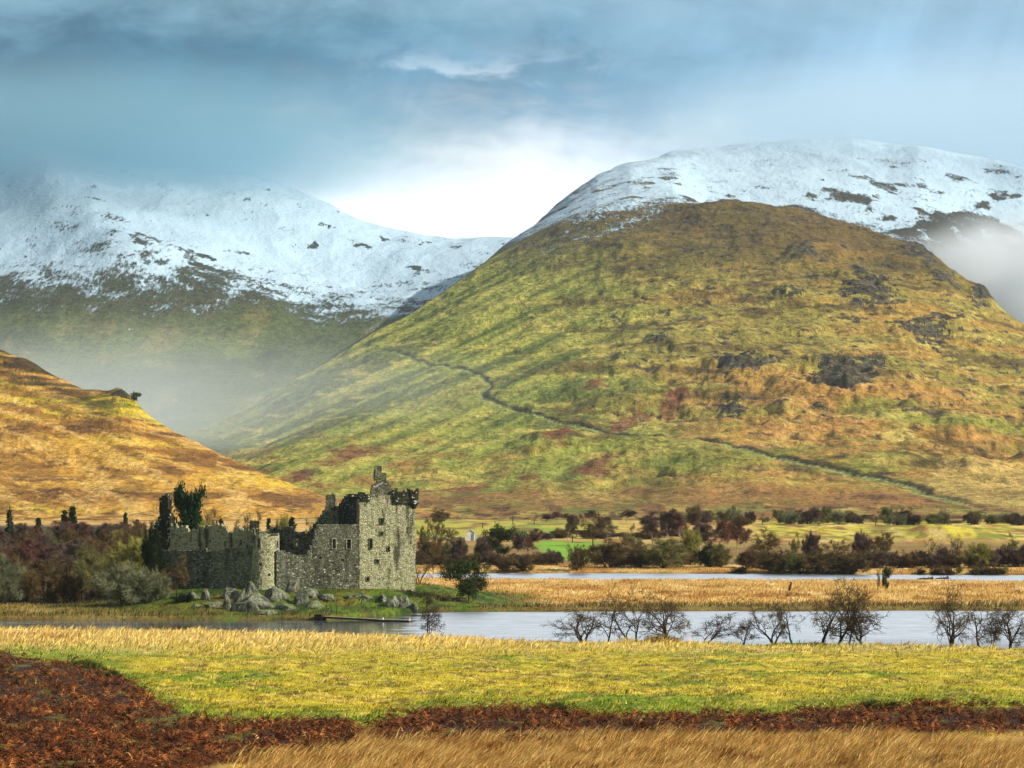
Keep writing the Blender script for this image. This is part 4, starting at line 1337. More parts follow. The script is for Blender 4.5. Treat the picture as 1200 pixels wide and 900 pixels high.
PROTO = {}
def proto(key, name, cat, trunk_mat, crown_mat, seed, P, stems=1, H=8.0, lean=0.1, split=2, leaves=None, spread0=0.05, tw_n=4, tw_l=0.6, tw_r=0.017, tw_a=40, droop=0.0):
    rs = random.Random(seed)
    segs = []
    for s in range(stems):
        a = rs.uniform(0, 2 * math.pi)
        off = np.array([math.cos(a), math.sin(a), 0]) * (spread0 * (stems > 1))
        d = np.array([math.cos(a) * lean, math.sin(a) * lean, 1.0])
        d = d / np.linalg.norm(d)
        grow(rs, segs, off + np.array([0, 0, -0.3]), d, P['L0'] * rs.uniform(0.8, 1.1), P['r0'] * rs.uniform(0.75, 1.1), 0, P)
    allp = np.array([s[1] for s in segs])
    z1 = np.quantile(allp[:, 2], 0.995)
    k = H / z1
    ends_ = np.array([s[1][:2] for s in segs if s[4] >= 2])
    w = max(np.quantile(np.hypot(ends_[:, 0], ends_[:, 1]), 0.90), 0.2) * k * 2
    segs = [(a * k, b * k, r0 * (k if lv < 2 else 1), r1 * (k if lv < 2 else 1), lv) for a, b, r0, r1, lv in segs]
    if tw_n:
        segs = segs + spray(rs, segs, P['levels'] - 1, tw_n, tw_l, tw_r, tw_a, droop)
    tv, tf = tubes([s for s in segs if s[4] < split], 5)
    tm = mesh_np(name + '_trunk', tv, tf, trunk_mat, True)
    tw = [s for s in segs if s[4] >= split]
    cv, cf = tubes(tw, 3)
    if leaves:
        n, sp, sz, lmat = leaves
        ends = [s[1] for s in segs if s[4] >= split]
        lv_, lf_ = leaf_quads(rs, ends, n, sp, sz)
        cf = np.concatenate([cf, lf_ + len(cv)])
        cv = np.concatenate([cv, lv_])
        crown_mat = lmat
    cm = mesh_np(name + '_crown', cv, cf, crown_mat)
    PROTO.setdefault(key, []).append((name, cat, tm, cm, H, w))

def conifer(key, seed, H=9.0, W=3.2):
    rs = random.Random(seed)
    segs = [(np.array([0, 0, -0.3]), np.array([0, 0, H * 0.5]), 0.16, 0.1, 0), (np.array([0, 0, H * 0.5]), np.array([0, 0, H]), 0.1, 0.02, 0)]
    pts = []
    br = []
    z = H * 0.08
    while z < H * 0.98:
        f = 1 - z / H
        for k in range(rs.randint(4, 6)):
            a = rs.uniform(0, 6.283)
            L = W / 2 * (f ** 0.85) * rs.uniform(0.65, 1.1) + 0.12
            e = np.array([math.cos(a) * L, math.sin(a) * L, z - L * rs.uniform(0.05, 0.35)])
            br.append((np.array([0, 0, z]), e, 0.04, 0.015, 2))
            for q in np.linspace(0.25, 1, max(2, int(L / 0.22))):
                pts.append(np.array([0, 0, z]) * (1 - q) + e * q)
        z += H * 0.035
    tv, tf = tubes(segs, 6)
    bv, bf = tubes(br, 3)
    lv, lf = leaf_quads(rs, pts, 5200, 0.13, 0.21)
    PROTO.setdefault(key, []).append(('conifer', 'tree', mesh_np('conifer_trunk', tv, tf, BARK, True),
        mesh_np('conifer_crown', np.concatenate([bv, lv]), np.concatenate([bf, lf + len(bv)]), NEEDLE), H, W * 0.8))

ALDER = dict(levels=4, nseg=[5, 5, 4, 3, 2], gnarl=[0.2, 0.28, 0.32, 0.35, 0.3], trop=[0.05, 0.06, 0.0, 0.0, 0.0], taper=0.72, rmin=0.02, kids=[6, 6, 5, 4],
             ratio=[0.62, 0.52, 0.5, 0.5], ang=[48, 45, 42, 42], L0=5.0, r0=0.15)
ALDER['from'] = [0.25, 0.25, 0.2, 0.2]
BIRCH = dict(levels=4, nseg=[6, 4, 3, 3, 2], gnarl=[0.05, 0.12, 0.18, 0.2, 0.2], trop=[0.08, 0.12, 0.05, -0.02, -0.05], taper=0.9, rmin=0.016, kids=[13, 6, 5, 4],
             ratio=[0.42, 0.5, 0.5, 0.5], ang=[38, 36, 36, 36], L0=7.5, r0=0.12, cone=True)
BIRCH['from'] = [0.3, 0.2, 0.2, 0.2]
WILLOW = dict(levels=4, nseg=[4, 4, 3, 3, 2], gnarl=[0.15, 0.2, 0.22, 0.25, 0.25], trop=[0.06, 0.10, 0.06, 0.02, 0.0], taper=0.85, rmin=0.018, kids=[6, 5, 4, 4],
              ratio=[0.66, 0.6, 0.55, 0.5], ang=[38, 38, 38, 38], L0=3.0, r0=0.09)
WILLOW['from'] = [0.1, 0.15, 0.15, 0.2]
OAK = dict(levels=4, nseg=[4, 4, 4, 3, 2], gnarl=[0.08, 0.16, 0.2, 0.25, 0.25], trop=[0.05, 0.05, 0.02, 0.0, 0.0], taper=0.8, rmin=0.018, kids=[8, 6, 5, 4],
           ratio=[0.66, 0.5, 0.48, 0.48], ang=[50, 42, 40, 40], L0=5.0, r0=0.17)
OAK['from'] = [0.3, 0.2, 0.2, 0.2]
SPARSE = dict(ALDER, levels=4, kids=[6, 5, 4], rmin=0.022)
for s in range(6):
    proto('alder', 'bare_tree', 'tree', BARK, TW_ALDER, 11 + s * 3, dict(ALDER, kids=[5 + s % 3, 5, 4]), stems=1 + (s % 3), H=8.0, tw_n=1 + s % 2, tw_l=0.55, tw_r=0.014, lean=0.14 + 0.06 * s, spread0=0.08)
for s in range(2):
    proto('sparse', 'bare_tree', 'tree', BARK, TW_DARK, 41 + s, SPARSE, stems=2, H=6.0, tw_n=1, lean=0.3)
for s in range(3):
    proto('birch', 'birch_tree', 'tree', BARK_PALE, TW_PURPLE, 51 + s, BIRCH, H=9.0, tw_n=5, tw_l=0.75, tw_r=0.017, droop=0.35, lean=0.05)
for s in range(2):
    proto('redbirch', 'birch_tree', 'tree', BARK_PALE, TW_RED, 61 + s, BIRCH, H=9.0, tw_n=5, tw_l=0.75, tw_r=0.017, droop=0.35, lean=0.05)
for s in range(3):
    proto('willow', 'willow_bush', 'bush', BARK, TW_OLIVE, 71 + s, WILLOW, stems=7, H=6.0, tw_n=5, tw_l=0.8, tw_r=0.019, tw_a=35, lean=0.55, spread0=0.1)
for s in range(3):
    proto('brownbush', 'bare_bush', 'bush', BARK, TW_BROWN, 81 + s, WILLOW, stems=7, H=6.0, tw_n=5, tw_l=0.8, tw_r=0.019, tw_a=35, lean=0.6, spread0=0.1)
for s in range(2):
    proto('redbush', 'bare_bush', 'bush', BARK, TW_PURPLE, 87 + s, WILLOW, stems=6, H=5.0, tw_n=6, tw_l=0.8, tw_r=0.024, tw_a=35, lean=0.5, spread0=0.1)
for s in range(2):
    proto('greybush', 'willow_bush', 'bush', BARK, TW_GREY, 91 + s, WILLOW, stems=7, H=6.0, tw_n=5, tw_l=0.8, tw_r=0.019, tw_a=35, lean=0.6, spread0=0.1)
for s in range(3):
    proto('oak', 'bare_tree', 'tree', BARK, TW_BROWN, 101 + s, OAK, H=9.0, tw_n=5, tw_l=0.7, tw_r=0.018, lean=0.06)
for s in range(2):
    proto('olivetree', 'bare_tree', 'tree', BARK, TW_OLIVE, 111 + s, OAK, H=9.0, tw_n=5, tw_l=0.7, tw_r=0.018, lean=0.06)
proto('yellowbush', 'willow_bush', 'bush', BARK, TW_YELLOW, 121, WILLOW, stems=7, H=6.0, tw_n=5, tw_l=0.8, tw_r=0.019, tw_a=35, lean=0.5, spread0=0.1)
proto('holly', 'holly_tree', 'tree', BARK, TW_DARK, 131, dict(OAK, kids=[12, 7, 5]), H=7.5, lean=0.02, tw_n=3, leaves=(13000, 0.22, 0.12, LEAF))
proto('pine', 'pine_tree', 'tree', BARK, TW_DARK, 141, dict(OAK, kids=[14, 6, 5], ratio=[0.5, 0.5, 0.5], trop=[0.05, 0.02, 0.0, 0.0, 0]), H=8.5, lean=0.05, tw_n=3, leaves=(13000, 0.22, 0.20, NEEDLE))
proto('darkbush', 'holly_bush', 'bush', BARK, TW_DARK, 151, dict(WILLOW, kids=[6, 5, 5]), stems=6, H=5.0, lean=0.5, tw_n=3, leaves=(9000, 0.22, 0.13, IVY))
for s in range(3):
    conifer('spruce', 161 + s, 9.0, 3.0 + 0.4 * s)

def find_ground(px, row, lo=160, hi=1500):
    ys_ = np.arange(lo, hi, 1.0)
    xs_ = px2x(px, ys_)
    rr = HOR + F * (CAMZ - gh(xs_, ys_)) / ys_
    k = np.argmax(rr <= row)
    return float(ys_[k]) if rr[k] <= row else hi

_turn = [0]
def plant(key, px, base, top, wpx, label, group=None, Y=None, var=None, lo=160, rot=None, name=None, cat=None, z=None):
    """stand one tree with its foot seen at (px, base), its tip at row top, about wpx columns wide"""
    if Y is None:
        Y = find_ground(px, base, lo)
    fam = PROTO[key]
    _turn[0] += 1
    nm, ct, tm, cm, H, W = fam[(_turn[0] if var is None else var) % len(fam)]
    x = px2x(px, Y)
    z = g1(x, Y) if z is None else z
    h = row2z(top, Y) - z
    sz = max(h, 0.4) / H
    sx = (wpx / F * Y) / W
    t_ = empty(name or nm, (x, Y, z - 0.05), (rot if rot is not None else (_turn[0] * 2.399) % 6.283), label=label, category=cat or ct)
    if group:
        t_['group'] = group
    t_.scale = (sx, sx, sz)
    for pn, me_ in (('trunk', tm), ('crown', cm)):
        link(pn, me_, t_)
    return t_
print('tree kinds ready')
# ---------------------------------------------------------------- trees on the near shore
G = 'bare trees along the near river bank'
SH = 420
for a in [
    ('sparse', 502, 743, 697, 26, 'thin sapling alone on the near bank just right of the jetty'),
    ('alder', 683, 750, 702, 66, 'low forked tree at the left end of the near bank row'),
    ('alder', 707, 750, 692, 44, 'slim leaning tree second from the left in the near bank row'),
    ('alder', 742, 749, 683, 62, 'tall dark tree with level side boughs in the left bank group'),
    ('alder', 787, 748, 691, 62, 'many stemmed tree at the right of the left bank group'),
    ('sparse', 826, 745, 718, 44, 'low twiggy thorn between the two near bank groups'),
    ('sparse', 870, 743, 719, 26, 'small fan shaped sapling above the rush clump'),
    ('alder', 907, 746, 699, 50, 'crooked tree at the left of the big near bank clump'),
    ('alder', 929, 747, 696, 38, 'narrow leaning tree left of the tallest near bank trees'),
    ('alder', 963, 747, 679, 60, 'tall wide crowned tree in the middle of the near bank clump'),
    ('alder', 980, 748, 678, 58, 'thickest trunked tree of the near bank clump'),
    ('alder', 994, 749, 682, 48, 'many stemmed tree on the right of the near bank clump'),
    ('sparse', 1010, 749, 700, 50, 'tree leaning out to the right of the near bank clump'),
    ('alder', 1113, 757, 681, 60, 'lone upright tree standing in the shallows on the right'),
    ('alder', 1150, 758, 694, 50, 'crossed stem tree right of the lone upright tree'),
    ('sparse', 1163, 758, 712, 30, 'small slanting stem between the two rightmost bank trees'),
    ('alder', 1184, 757, 702, 56, 'tree leaning right at the far right of the near bank'),
]:
    a = (*a[:4], a[4] * 1.35, a[5])
    plant(*a, group=G, lo=SH, Y=min(find_ground(a[1], a[2], SH), np.interp(a[1], _np, _nY) - 0.8))

# ---------------------------------------------------------------- around the castle
plant('pine', 217, 640, 574, 34, 'dark evergreen tree rising behind the ragged curtain wall', Y=640)
plant('holly', 550, 709, 655, 50, 'round dark evergreen tree on the river bank right of the castle', Y=607)
plant('alder', 490, 679, 640, 34, 'bare tree half hidden behind the right edge of the keep', Y=690)
plant('oak', 207, 708, 652, 34, 'dark leafless tree close under the dark curtain wall', Y=601)
plant('greybush', 150, 709, 664, 62, 'grey green bush spreading on the bank left of the castle', Y=597)
plant('greybush', 186, 709, 668, 30, 'pale lichened bush between the grey green bush and the dark leafless tree', Y=598)
plant('sparse', 500, 722, 694, 18, 'slight reddish sapling on the turf right of the castle rocks', Y=592)
plant('darkbush', 178, 662, 620, 24, 'dark ivy bush clasping the ruined end of the castle', Y=614.8, name='ivy_bush')
plant('darkbush', 193, 690, 655, 26, 'dark bush at the foot of the ruined castle end', Y=611)
plant('darkbush', 213, 712, 696, 26, 'low dark bush on the bank under the dark leafless tree', Y=594)
plant('spruce', 259, 640, 607, 14, 'small spruce seen over the gap in the curtain wall', Y=800)
plant('spruce', 315, 640, 606, 14, 'small spruce right of the dark chimney stump', Y=800)
plant('spruce', 342, 640, 605, 15, 'small spruce showing over the rear castle wall', Y=800)
for k, (px_, tp) in enumerate([(238, 610), (272, 611), (292, 606), (330, 609), (356, 610), (248, 604), (372, 612)]):
    plant(['yellowbush', 'olivetree', 'brownbush'][k % 3], px_, 640, tp, 24, 'leafless scrub showing above the broken castle walls', 'scrub behind the castle', Y=790 + 8 * k)

# ---------------------------------------------------------------- wood on the left
GL = 'leafless wood left of the castle'
front = [
    ('greybush', 4, 707, 655, 44, 'grey green bush at the left edge of the wood front'),
    ('brownbush', 30, 706, 658, 46, 'brown bush second from the left along the wood front'),
    ('oak', 56, 706, 652, 48, 'dark stemmed tree behind the brown bush of the wood front'),
    ('olivetree', 97, 707, 640, 56, 'olive tree with a dark trunk in the middle of the wood front'),
    ('brownbush', 78, 706, 664, 42, 'low brown bush left of the olive tree at the wood front'),
    ('willow', 122, 708, 662, 46, 'low olive willow right of the olive tree'),
    ('brownbush', -24, 706, 655, 46, 'brown bush running out of the left edge of the photo'),
]
for i, a in enumerate(front):
    plant(*a, group=GL, Y=612 + (i % 3) * 5)
for i, (k, px_, tp, w_, lb) in enumerate([
    ('redbirch', 16, 632, 44, 'purple birch behind the left end of the wood front'),
    ('birch', 52, 628, 46, 'broad purple birch left of the pair of tall spruces'),
    ('willow', 20, 644, 50, 'olive willow under the leftmost purple birch'),
    ('birch', 82, 634, 46, 'dull purple tree rising behind the olive tree'),
    ('oak', 120, 630, 46, 'brown tree in the second row right of the olive tree'),
    ('yellowbush', 150, 636, 48, 'straw coloured thicket left of the ruined castle end'),
    ('olivetree', 162, 622, 40, 'tall olive tree nearest the ruined castle end'),
    ('willow', 104, 648, 44, 'olive willow squeezed behind the dark trunk of the wood front'),
    ('oak', -16, 634, 46, 'brown tree in the second row at the left edge of the photo'),
]):
    plant(k, px_, 690, tp, w_, lb, GL, Y=655 + 9 * (i % 5))
for i, (k, px_, tp, w_) in enumerate([
    ('birch', 0, 622, 34), ('brownbush', 28, 625, 36), ('redbirch', 34, 617, 34), ('olivetree', 62, 620, 36), ('redbirch', 98, 612, 36), ('birch', 112, 614, 36),
    ('brownbush', 88, 622, 36), ('oak', 128, 616, 36), ('birch', 136, 613, 34), ('redbirch', 150, 611, 34), ('yellowbush', 140, 624, 40), ('oak', 172, 612, 34),
    ('olivetree', 180, 606, 32), ('birch', 70, 611, 32), ('brownbush', 160, 618, 40), ('birch', 20, 614, 30), ('redbirch', -20, 616, 34), ('oak', -40, 614, 34)]):
    plant(k, px_, 660, tp, w_, 'leafless tree deep in the wood left of the castle', 'trees deep in the left wood', Y=760 + (i * 53) % 120)
for a in [
    ('spruce', 11, 640, 597, 13, 'spruce nearest the left edge above the purple wood'),
    ('spruce', 45, 640, 606, 15, 'short spruce left of the pair of tall spruces'),
    ('spruce', 76, 640, 597, 17, 'left spruce of the tall dark pair over the wood'),
    ('spruce', 85, 640, 593, 17, 'right and taller spruce of the dark pair over the wood'),
    ('spruce', 147, 640, 600, 11, 'small spruce between the dark pair and the ruined castle end'),
    ('spruce', 161, 640, 608, 11, 'smallest spruce just left of the ruined castle end'),
]:
    plant(*a, group='spruces over the left wood', Y=905)
_c = int(np.argmin(np.abs(OHILL['px'] - 158)))
_r = int(np.argmin(np.abs(OHILL['t'] - 2.95)))
plant('holly', 158, 472, 459.5, 11, 'lone small tree on the crest of the orange hill', Y=float(OHILL['Y'][_r, _c]), z=float(OHILL['Z'][_r, _c]), var=0)


# ---------------------------------------------------------------- the valley wood right of the castle
GM = 'trees and bushes of the valley wood'
M = [
    ('olivetree', 500, 650, 607, 24, 'olive tree just clear of the right edge of the keep'),
    ('oak', 511, 648, 604, 16, 'narrow dark tree right of the keep against the yellow field'),
    ('olivetree', 525, 646, 606, 26, 'spreading olive tree left of the white cottage'),
    ('brownbush', 503, 660, 632, 26, 'brown bush low beside the right edge of the keep'),
    ('willow', 520, 657, 636, 24, 'dark green willow below the spreading olive tree'),
    ('redbush', 538, 658, 634, 22, 'purplish bush below and left of the white cottage'),
    ('redbush', 564, 657, 632, 22, 'purple bush under the dark round tree by the cottage'),
    ('holly', 583, 655, 617, 44, 'dark round crowned tree right of the white cottage'),
    ('redbirch', 618, 655, 620, 26, 'dense purple tree left of the bright green field'),
    ('birch', 606, 656, 624, 20, 'slim purple birch between the dark round tree and the dense purple tree'),
    ('greybush', 641, 659, 644, 24, 'small grey green bush at the lower left corner of the bright green field'),
    ('brownbush', 589, 669, 655, 18, 'small bare bush on the far bank left of the pair'),
    ('brownbush', 613, 670, 650, 24, 'larger bare bush on the far bank below the dense purple tree'),
    ('brownbush', 676, 668, 640, 24, 'rounded bush in front of the bright green field'),
    ('brownbush', 713, 665, 632, 42, 'big brown dome shaped bush at the right of the bright green field'),
    ('oak', 695, 640, 602, 30, 'green tinged tree standing behind the bright green field'),
    ('birch', 664, 634, 602, 22, 'purple birch behind the left part of the bright green field'),
    ('birch', 712, 636, 606, 22, 'purple birch right of the green tinged tree'),
    ('olivetree', 746, 658, 615, 32, 'tall olive tree above the big dark bushes'),
    ('willow', 776, 666, 633, 58, 'widest dark green bush at the water side of the wood'),
    ('brownbush', 752, 665, 638, 34, 'brown bush left of the widest dark green bush'),
    ('birch', 765, 640, 600, 24, 'tall purple birch behind the widest dark green bush'),
    ('birch', 782, 640, 597, 24, 'tallest purple birch of the valley wood'),
    ('redbirch', 798, 640, 602, 24, 'reddish birch right of the tallest purple birch'),
    ('birch', 828, 652, 608, 24, 'purple birch left of the red birch thicket'),
    ('yellowbush', 813, 654, 622, 22, 'yellow green bush beside the white post'),
    ('darkbush', 832, 664, 638, 26, 'very dark bush at the water side below the purple birch'),
    ('redbirch', 842, 648, 611, 20, 'leftmost birch of the dark red thicket'),
    ('redbirch', 853, 647, 610, 20, 'second birch of the dark red thicket'),
    ('redbirch', 864, 648, 612, 20, 'third birch of the dark red thicket'),
    ('redbirch', 873, 648, 615, 18, 'rightmost birch of the dark red thicket'),
    ('willow', 846, 665, 640, 34, 'dark green bush below the red birch thicket'),
    ('brownbush', 876, 666, 642, 28, 'brown bush below the right end of the red thicket'),
    ('oak', 898, 660, 620, 38, 'round olive brown tree right of the red birch thicket'),
    ('olivetree', 934, 658, 624, 20, 'slender pale tree against the bright yellow field'),
    ('redbush', 952, 660, 628, 24, 'purplish tree right of the slender pale tree'),
    ('brownbush', 910, 670, 646, 40, 'first of the brown bushes crowding the far bank'),
    ('willow', 938, 671, 648, 38, 'olive bush in the middle of the brown bushes on the far bank'),
    ('brownbush', 970, 673, 644, 48, 'largest brown bush overhanging the far water'),
    ('brownbush', 998, 673, 648, 36, 'brown bush at the right end of the crowd on the far bank'),
    ('oak', 982, 660, 633, 30, 'dark tree behind the largest brown bush'),
    ('redbush', 1004, 658, 627, 26, 'small purplish tree left of the pair of dark stemmed trees'),
    ('oak', 1030, 660, 625, 24, 'left one of two bare trees before the yellow knoll'),
    ('oak', 1042, 660, 625, 26, 'right one of two bare trees before the yellow knoll'),
    ('alder', 1084, 658, 631, 26, 'bare tree below the left side of the yellow knoll'),
    ('alder', 1104, 660, 626, 26, 'thin bare tree below the top of the yellow knoll'),
    ('alder', 1127, 660, 627, 26, 'mushroom shaped bare tree below the right side of the yellow knoll'),
    ('yellowbush', 1142, 666, 638, 28, 'pale olive bush right of the mushroom shaped tree'),
    ('olivetree', 1180, 658, 625, 24, 'bare tree near the right edge above the dark red hedge'),
    ('redbush', 1168, 664, 645, 26, 'red brown bush at the dip in the yellow field'),
    ('redbush', 1196, 664, 640, 34, 'red brown bush at the right edge of the photo'),
    ('oak', 1220, 664, 636, 34, 'brown tree running out of the right edge of the photo'),
]
for i, a in enumerate(M):
    plant(*a, group=GM, lo=745)
for i in range(9):
    plant('redbush' if i % 3 else 'brownbush', 1018 + i * 17, 666, 645 + (i * 7) % 5, 30, 'dark red brown bush in the low hedge by the far bank', 'dark red hedge bushes', lo=745)
for i in range(10):
    plant(['redbush', 'brownbush', 'redbirch'][i % 3], 642 + i * 17, 642 + (i % 2), 625 - (i * 5) % 6, 28, 'dark bush in the thicket behind the bright green field', 'thicket behind the green field', Y=985 + (i * 13) % 30)
for i, px_ in enumerate([496, 514, 532, 549, 568, 586, 604, 630, 655, 735, 790, 812, 890, 922, 955]):
    plant(['redbush', 'brownbush'][i % 2], px_, 662, 648 + (i * 3) % 4, 28, 'low dark scrub along the foot of the valley wood', 'scrub along the wood foot', lo=745)
# bushes on the strip between hedge and far water
for a in [('brownbush', 1079, 673, 666, 8, 'tiny bare bush on the straw strip, left of three by the far water'),
          ('brownbush', 1098, 677, 664, 16, 'dark bush standing at the edge of the far water by the fallen trunk'),
          ('brownbush', 1112, 677, 664, 12, 'thin bush right of the dark bush at the far water'),
          ('yellowbush', 1123, 674, 665, 8, 'thin straw coloured bush near the far water'),
          ('brownbush', 1146, 675, 665, 18, 'spindly bush left of the rightmost bush by the far water'),
          ('brownbush', 1162, 675, 664, 20, 'dense low bush near the far water on the right'),
          ('yellowbush', 1176, 675, 665, 12, 'rightmost small bush by the far water'),
          ('brownbush', 868, 672, 664, 16, 'tiny scrub bush on the straw bank under the dark green bush'),
          ('sparse', 508, 672, 652, 10, 'pale thin sapling on the far bank right of the keep')]:
    plant(*a, group='small bushes by the far water', lo=745)
# two ivied stems standing in the marsh
plant('sparse', 1028, 692, 664, 9, 'left thin dead tree in the golden marsh', 'dead trees in the marsh', lo=600, var=0)
plant('holly', 1038, 693, 664, 11, 'right ivy clad dead tree in the golden marsh', 'dead trees in the marsh', lo=600)
# ---------------------------------------------------------------- far hedge along the hill foot
for i in range(34):
    px_ = 786 + i * 12.4 + (i * 7919 % 9) - 4
    bs = 612.5 + 2.5 * math.sin(i * 1.9) + 4.5 * float(sstep(1000, 1150, np.array(px_))) * (1 if px_ > 1000 else 0) + (i * 31 % 5) - 2
    plant(['willow', 'greybush', 'brownbush', 'redbush', 'olivetree'][i % 5], px_, bs, bs - 9 - (i * 13 % 9), 16 + (i * 7) % 14,
          'grey green bush in the far hedge along the foot of the great hill', 'far hedge at the hill foot', Y=1120 + (i * 29) % 50)
for i, (px_, k) in enumerate([(515, 'brownbush'), (640, 'birch'), (655, 'redbirch'), (690, 'birch'), (1015, 'redbirch'), (1046, 'oak'), (1140, 'willow'), (735, 'birch')]):
    plant(k, px_, 612, 597 + (i * 5) % 7, 18, 'small leafless tree on the moor edge below the great hill', 'trees on the moor edge', Y=1172 + 5 * i)
# ================================================================= GRASS, BRACKEN, RUSHES
def leaf_mat(name, rough=0.85, trans=0.0):
    m, t, b, _ = material(name)
    c = attr(t, 'tint')
    t.link(c, b.inputs['Base Color'])
    b.inputs['Roughness'].default_value = rough
    b.inputs['Specular IOR Level'].default_value = 0.15
    return m
M_GRASS = leaf_mat('grass_blades')
M_BRACKEN = leaf_mat('dead_bracken_fronds')

def blades(g, X, Y, h, w, lean, leandir, tint, zoff=-0.03):
    """bent three-triangle blades; lean in metres along leandir (radians)"""
    n = len(X)
    Z = gh(X, Y) + zoff
    az = g.uniform(0, math.pi, n)
    ax, ay = np.cos(az) * w / 2, np.sin(az) * w / 2
    lx, ly = np.cos(leandir) * lean, np.sin(leandir) * lean
    B = np.stack([X, Y, Z], 1)
    V = np.zeros((n, 5, 3))
    V[:, 0] = B + np.stack([-ax, -ay, 0 * ax], 1)
    V[:, 1] = B + np.stack([ax, ay, 0 * ax], 1)
    M = B + np.stack([lx * 0.35, ly * 0.35, h * 0.6], 1)
    V[:, 2] = M + np.stack([ax * 0.75, ay * 0.75, 0 * ax], 1)
    V[:, 3] = M - np.stack([ax * 0.75, ay * 0.75, 0 * ax], 1)
    V[:, 4] = B + np.stack([lx, ly, h], 1)
    k = (np.arange(n) * 5)[:, None]
    Fc = np.concatenate([k + [0, 1, 2], k + [0, 2, 3], k + [3, 2, 4]])
    T = np.repeat(tint[:, None, :], 5, 1).reshape(-1, 3)
    return V.reshape(-1, 3), Fc, T

def scatter(g, n, px0, px1, row0, row1):
    """ground points spread evenly over what is seen between two rows of the near field"""
    yy = np.linspace(105, 520, 2000)
    rr = HOR + F * (CAMZ - np.interp(yy, _prY, _prZ)) / yy
    order = np.argsort(rr)
    row = g.uniform(row0, row1, n)
    Y = np.interp(row, rr[order], yy[order])
    px = g.uniform(px0, px1, n)
    Y = Y * np.interp(px, _np, _nY) / 500
    return px2x(px, Y), Y, px

g = np.random.default_rng(5)
# --- the grazed meadow
X, Y, px = scatter(g, 330000, -160, 1360, 741, 905)
Z = gh(X, Y)
row = ground_row(X, Y, Z)
br = bracken_mask(px, row, X, Y)
low = sstep(-2, 8, row - np.interp(px, *_bb))
ok = (Z > 0.05) & (g.random(len(X)) > br * 0.93) & (low < 0.4)
X, Y, px, row, Z = X[ok], Y[ok], px[ok], row[ok], Z[ok]
tint = ground_colour(X, Y, Z) * (g.uniform(0.55, 1.5, len(X)) * (1 + 0.55 * fbm(X / 1.6, Y / 3.2, 3, 403)))[:, None]
straw = sstep(772, 752, row + 4 * fbm(X / 5, Y / 9, 3, 45))
tuft = fbm(X / 2.2, Y / 3.0, 3, 401)
h = (0.10 + 0.34 * np.clip(tuft + 0.2, 0, 1) ** 1.3) * (1 - straw) + straw * (0.25 + 0.85 * np.clip(0.6 * tuft + 0.7 * fbm(X / 4.5, Y / 7, 3, 405) + 0.35, 0, 1.2))
h = h * g.uniform(0.6, 1.3, len(X))
flick = g.random(len(X)) < 0.12
tint[flick] = np.array(srgb(226, 200, 112)) * g.uniform(0.7, 1.1, (flick.sum(), 1))
w = (0.05 + 0.00012 * Y + 0.02 * straw) * g.uniform(0.6, 1.4, len(X))
V, Fc, T = blades(g, X, Y, h, w, h * g.uniform(0.3, 1.3, len(X)), g.normal(0.1, 0.8, len(X)) + 0.9 * fbm(X / 5, Y / 8, 2, 407), tint)
link('meadow_grass', mesh_np('meadow_grass', V, Fc, M_GRASS, False, {'tint': T}), kind='stuff', label='yellow green meadow grass bleached to straw at the river edge')

# --- long fawn grass along the bottom, combed over by the wind
X, Y, px = scatter(g, 160000, -160, 1360, 858, 940)
Z = gh(X, Y)
row = ground_row(X, Y, Z)
low = sstep(-12, 5, row - np.interp(px, *_bb) + 5 * fbm(X / 3, Y / 5, 3, 411))
ok = (g.random(len(X)) < low) & (px > 300 + 60 * fbm(X / 4, Y / 6, 2, 412))
X, Y, px, row, Z = X[ok], Y[ok], px[ok], row[ok], Z[ok]
n1_ = fbm(X / 2.6, Y / 3.2, 4, 415)
n2_ = fbm(X / 0.9, Y / 1.2, 3, 419)
tint = np.zeros((len(X), 3)) + np.array(srgb(188, 142, 72))
tint = lerp3(tint, srgb(226, 186, 108), sstep(-0.1, 0.4, n2_ + 0.5 * n1_))
tint = lerp3(tint, srgb(128, 80, 40), sstep(0.0, 0.4, -n1_))
tint = tint * g.uniform(0.55, 1.35, (len(X), 1))
h = (0.55 + 0.45 * np.clip(n1_ + 0.4, 0, 1.2)) * g.uniform(0.6, 1.15, len(X))
V, Fc, T = blades(g, X, Y, h, np.full(len(X), 0.045), h * g.uniform(0.5, 1.2, len(X)), g.normal(0.05, 0.45, len(X)) + 0.5 * n1_, tint)
link('long_grass', mesh_np('long_grass', V, Fc, M_GRASS, False, {'tint': T}), kind='stuff', label='long fawn grass combed over by wind in front of the bracken')

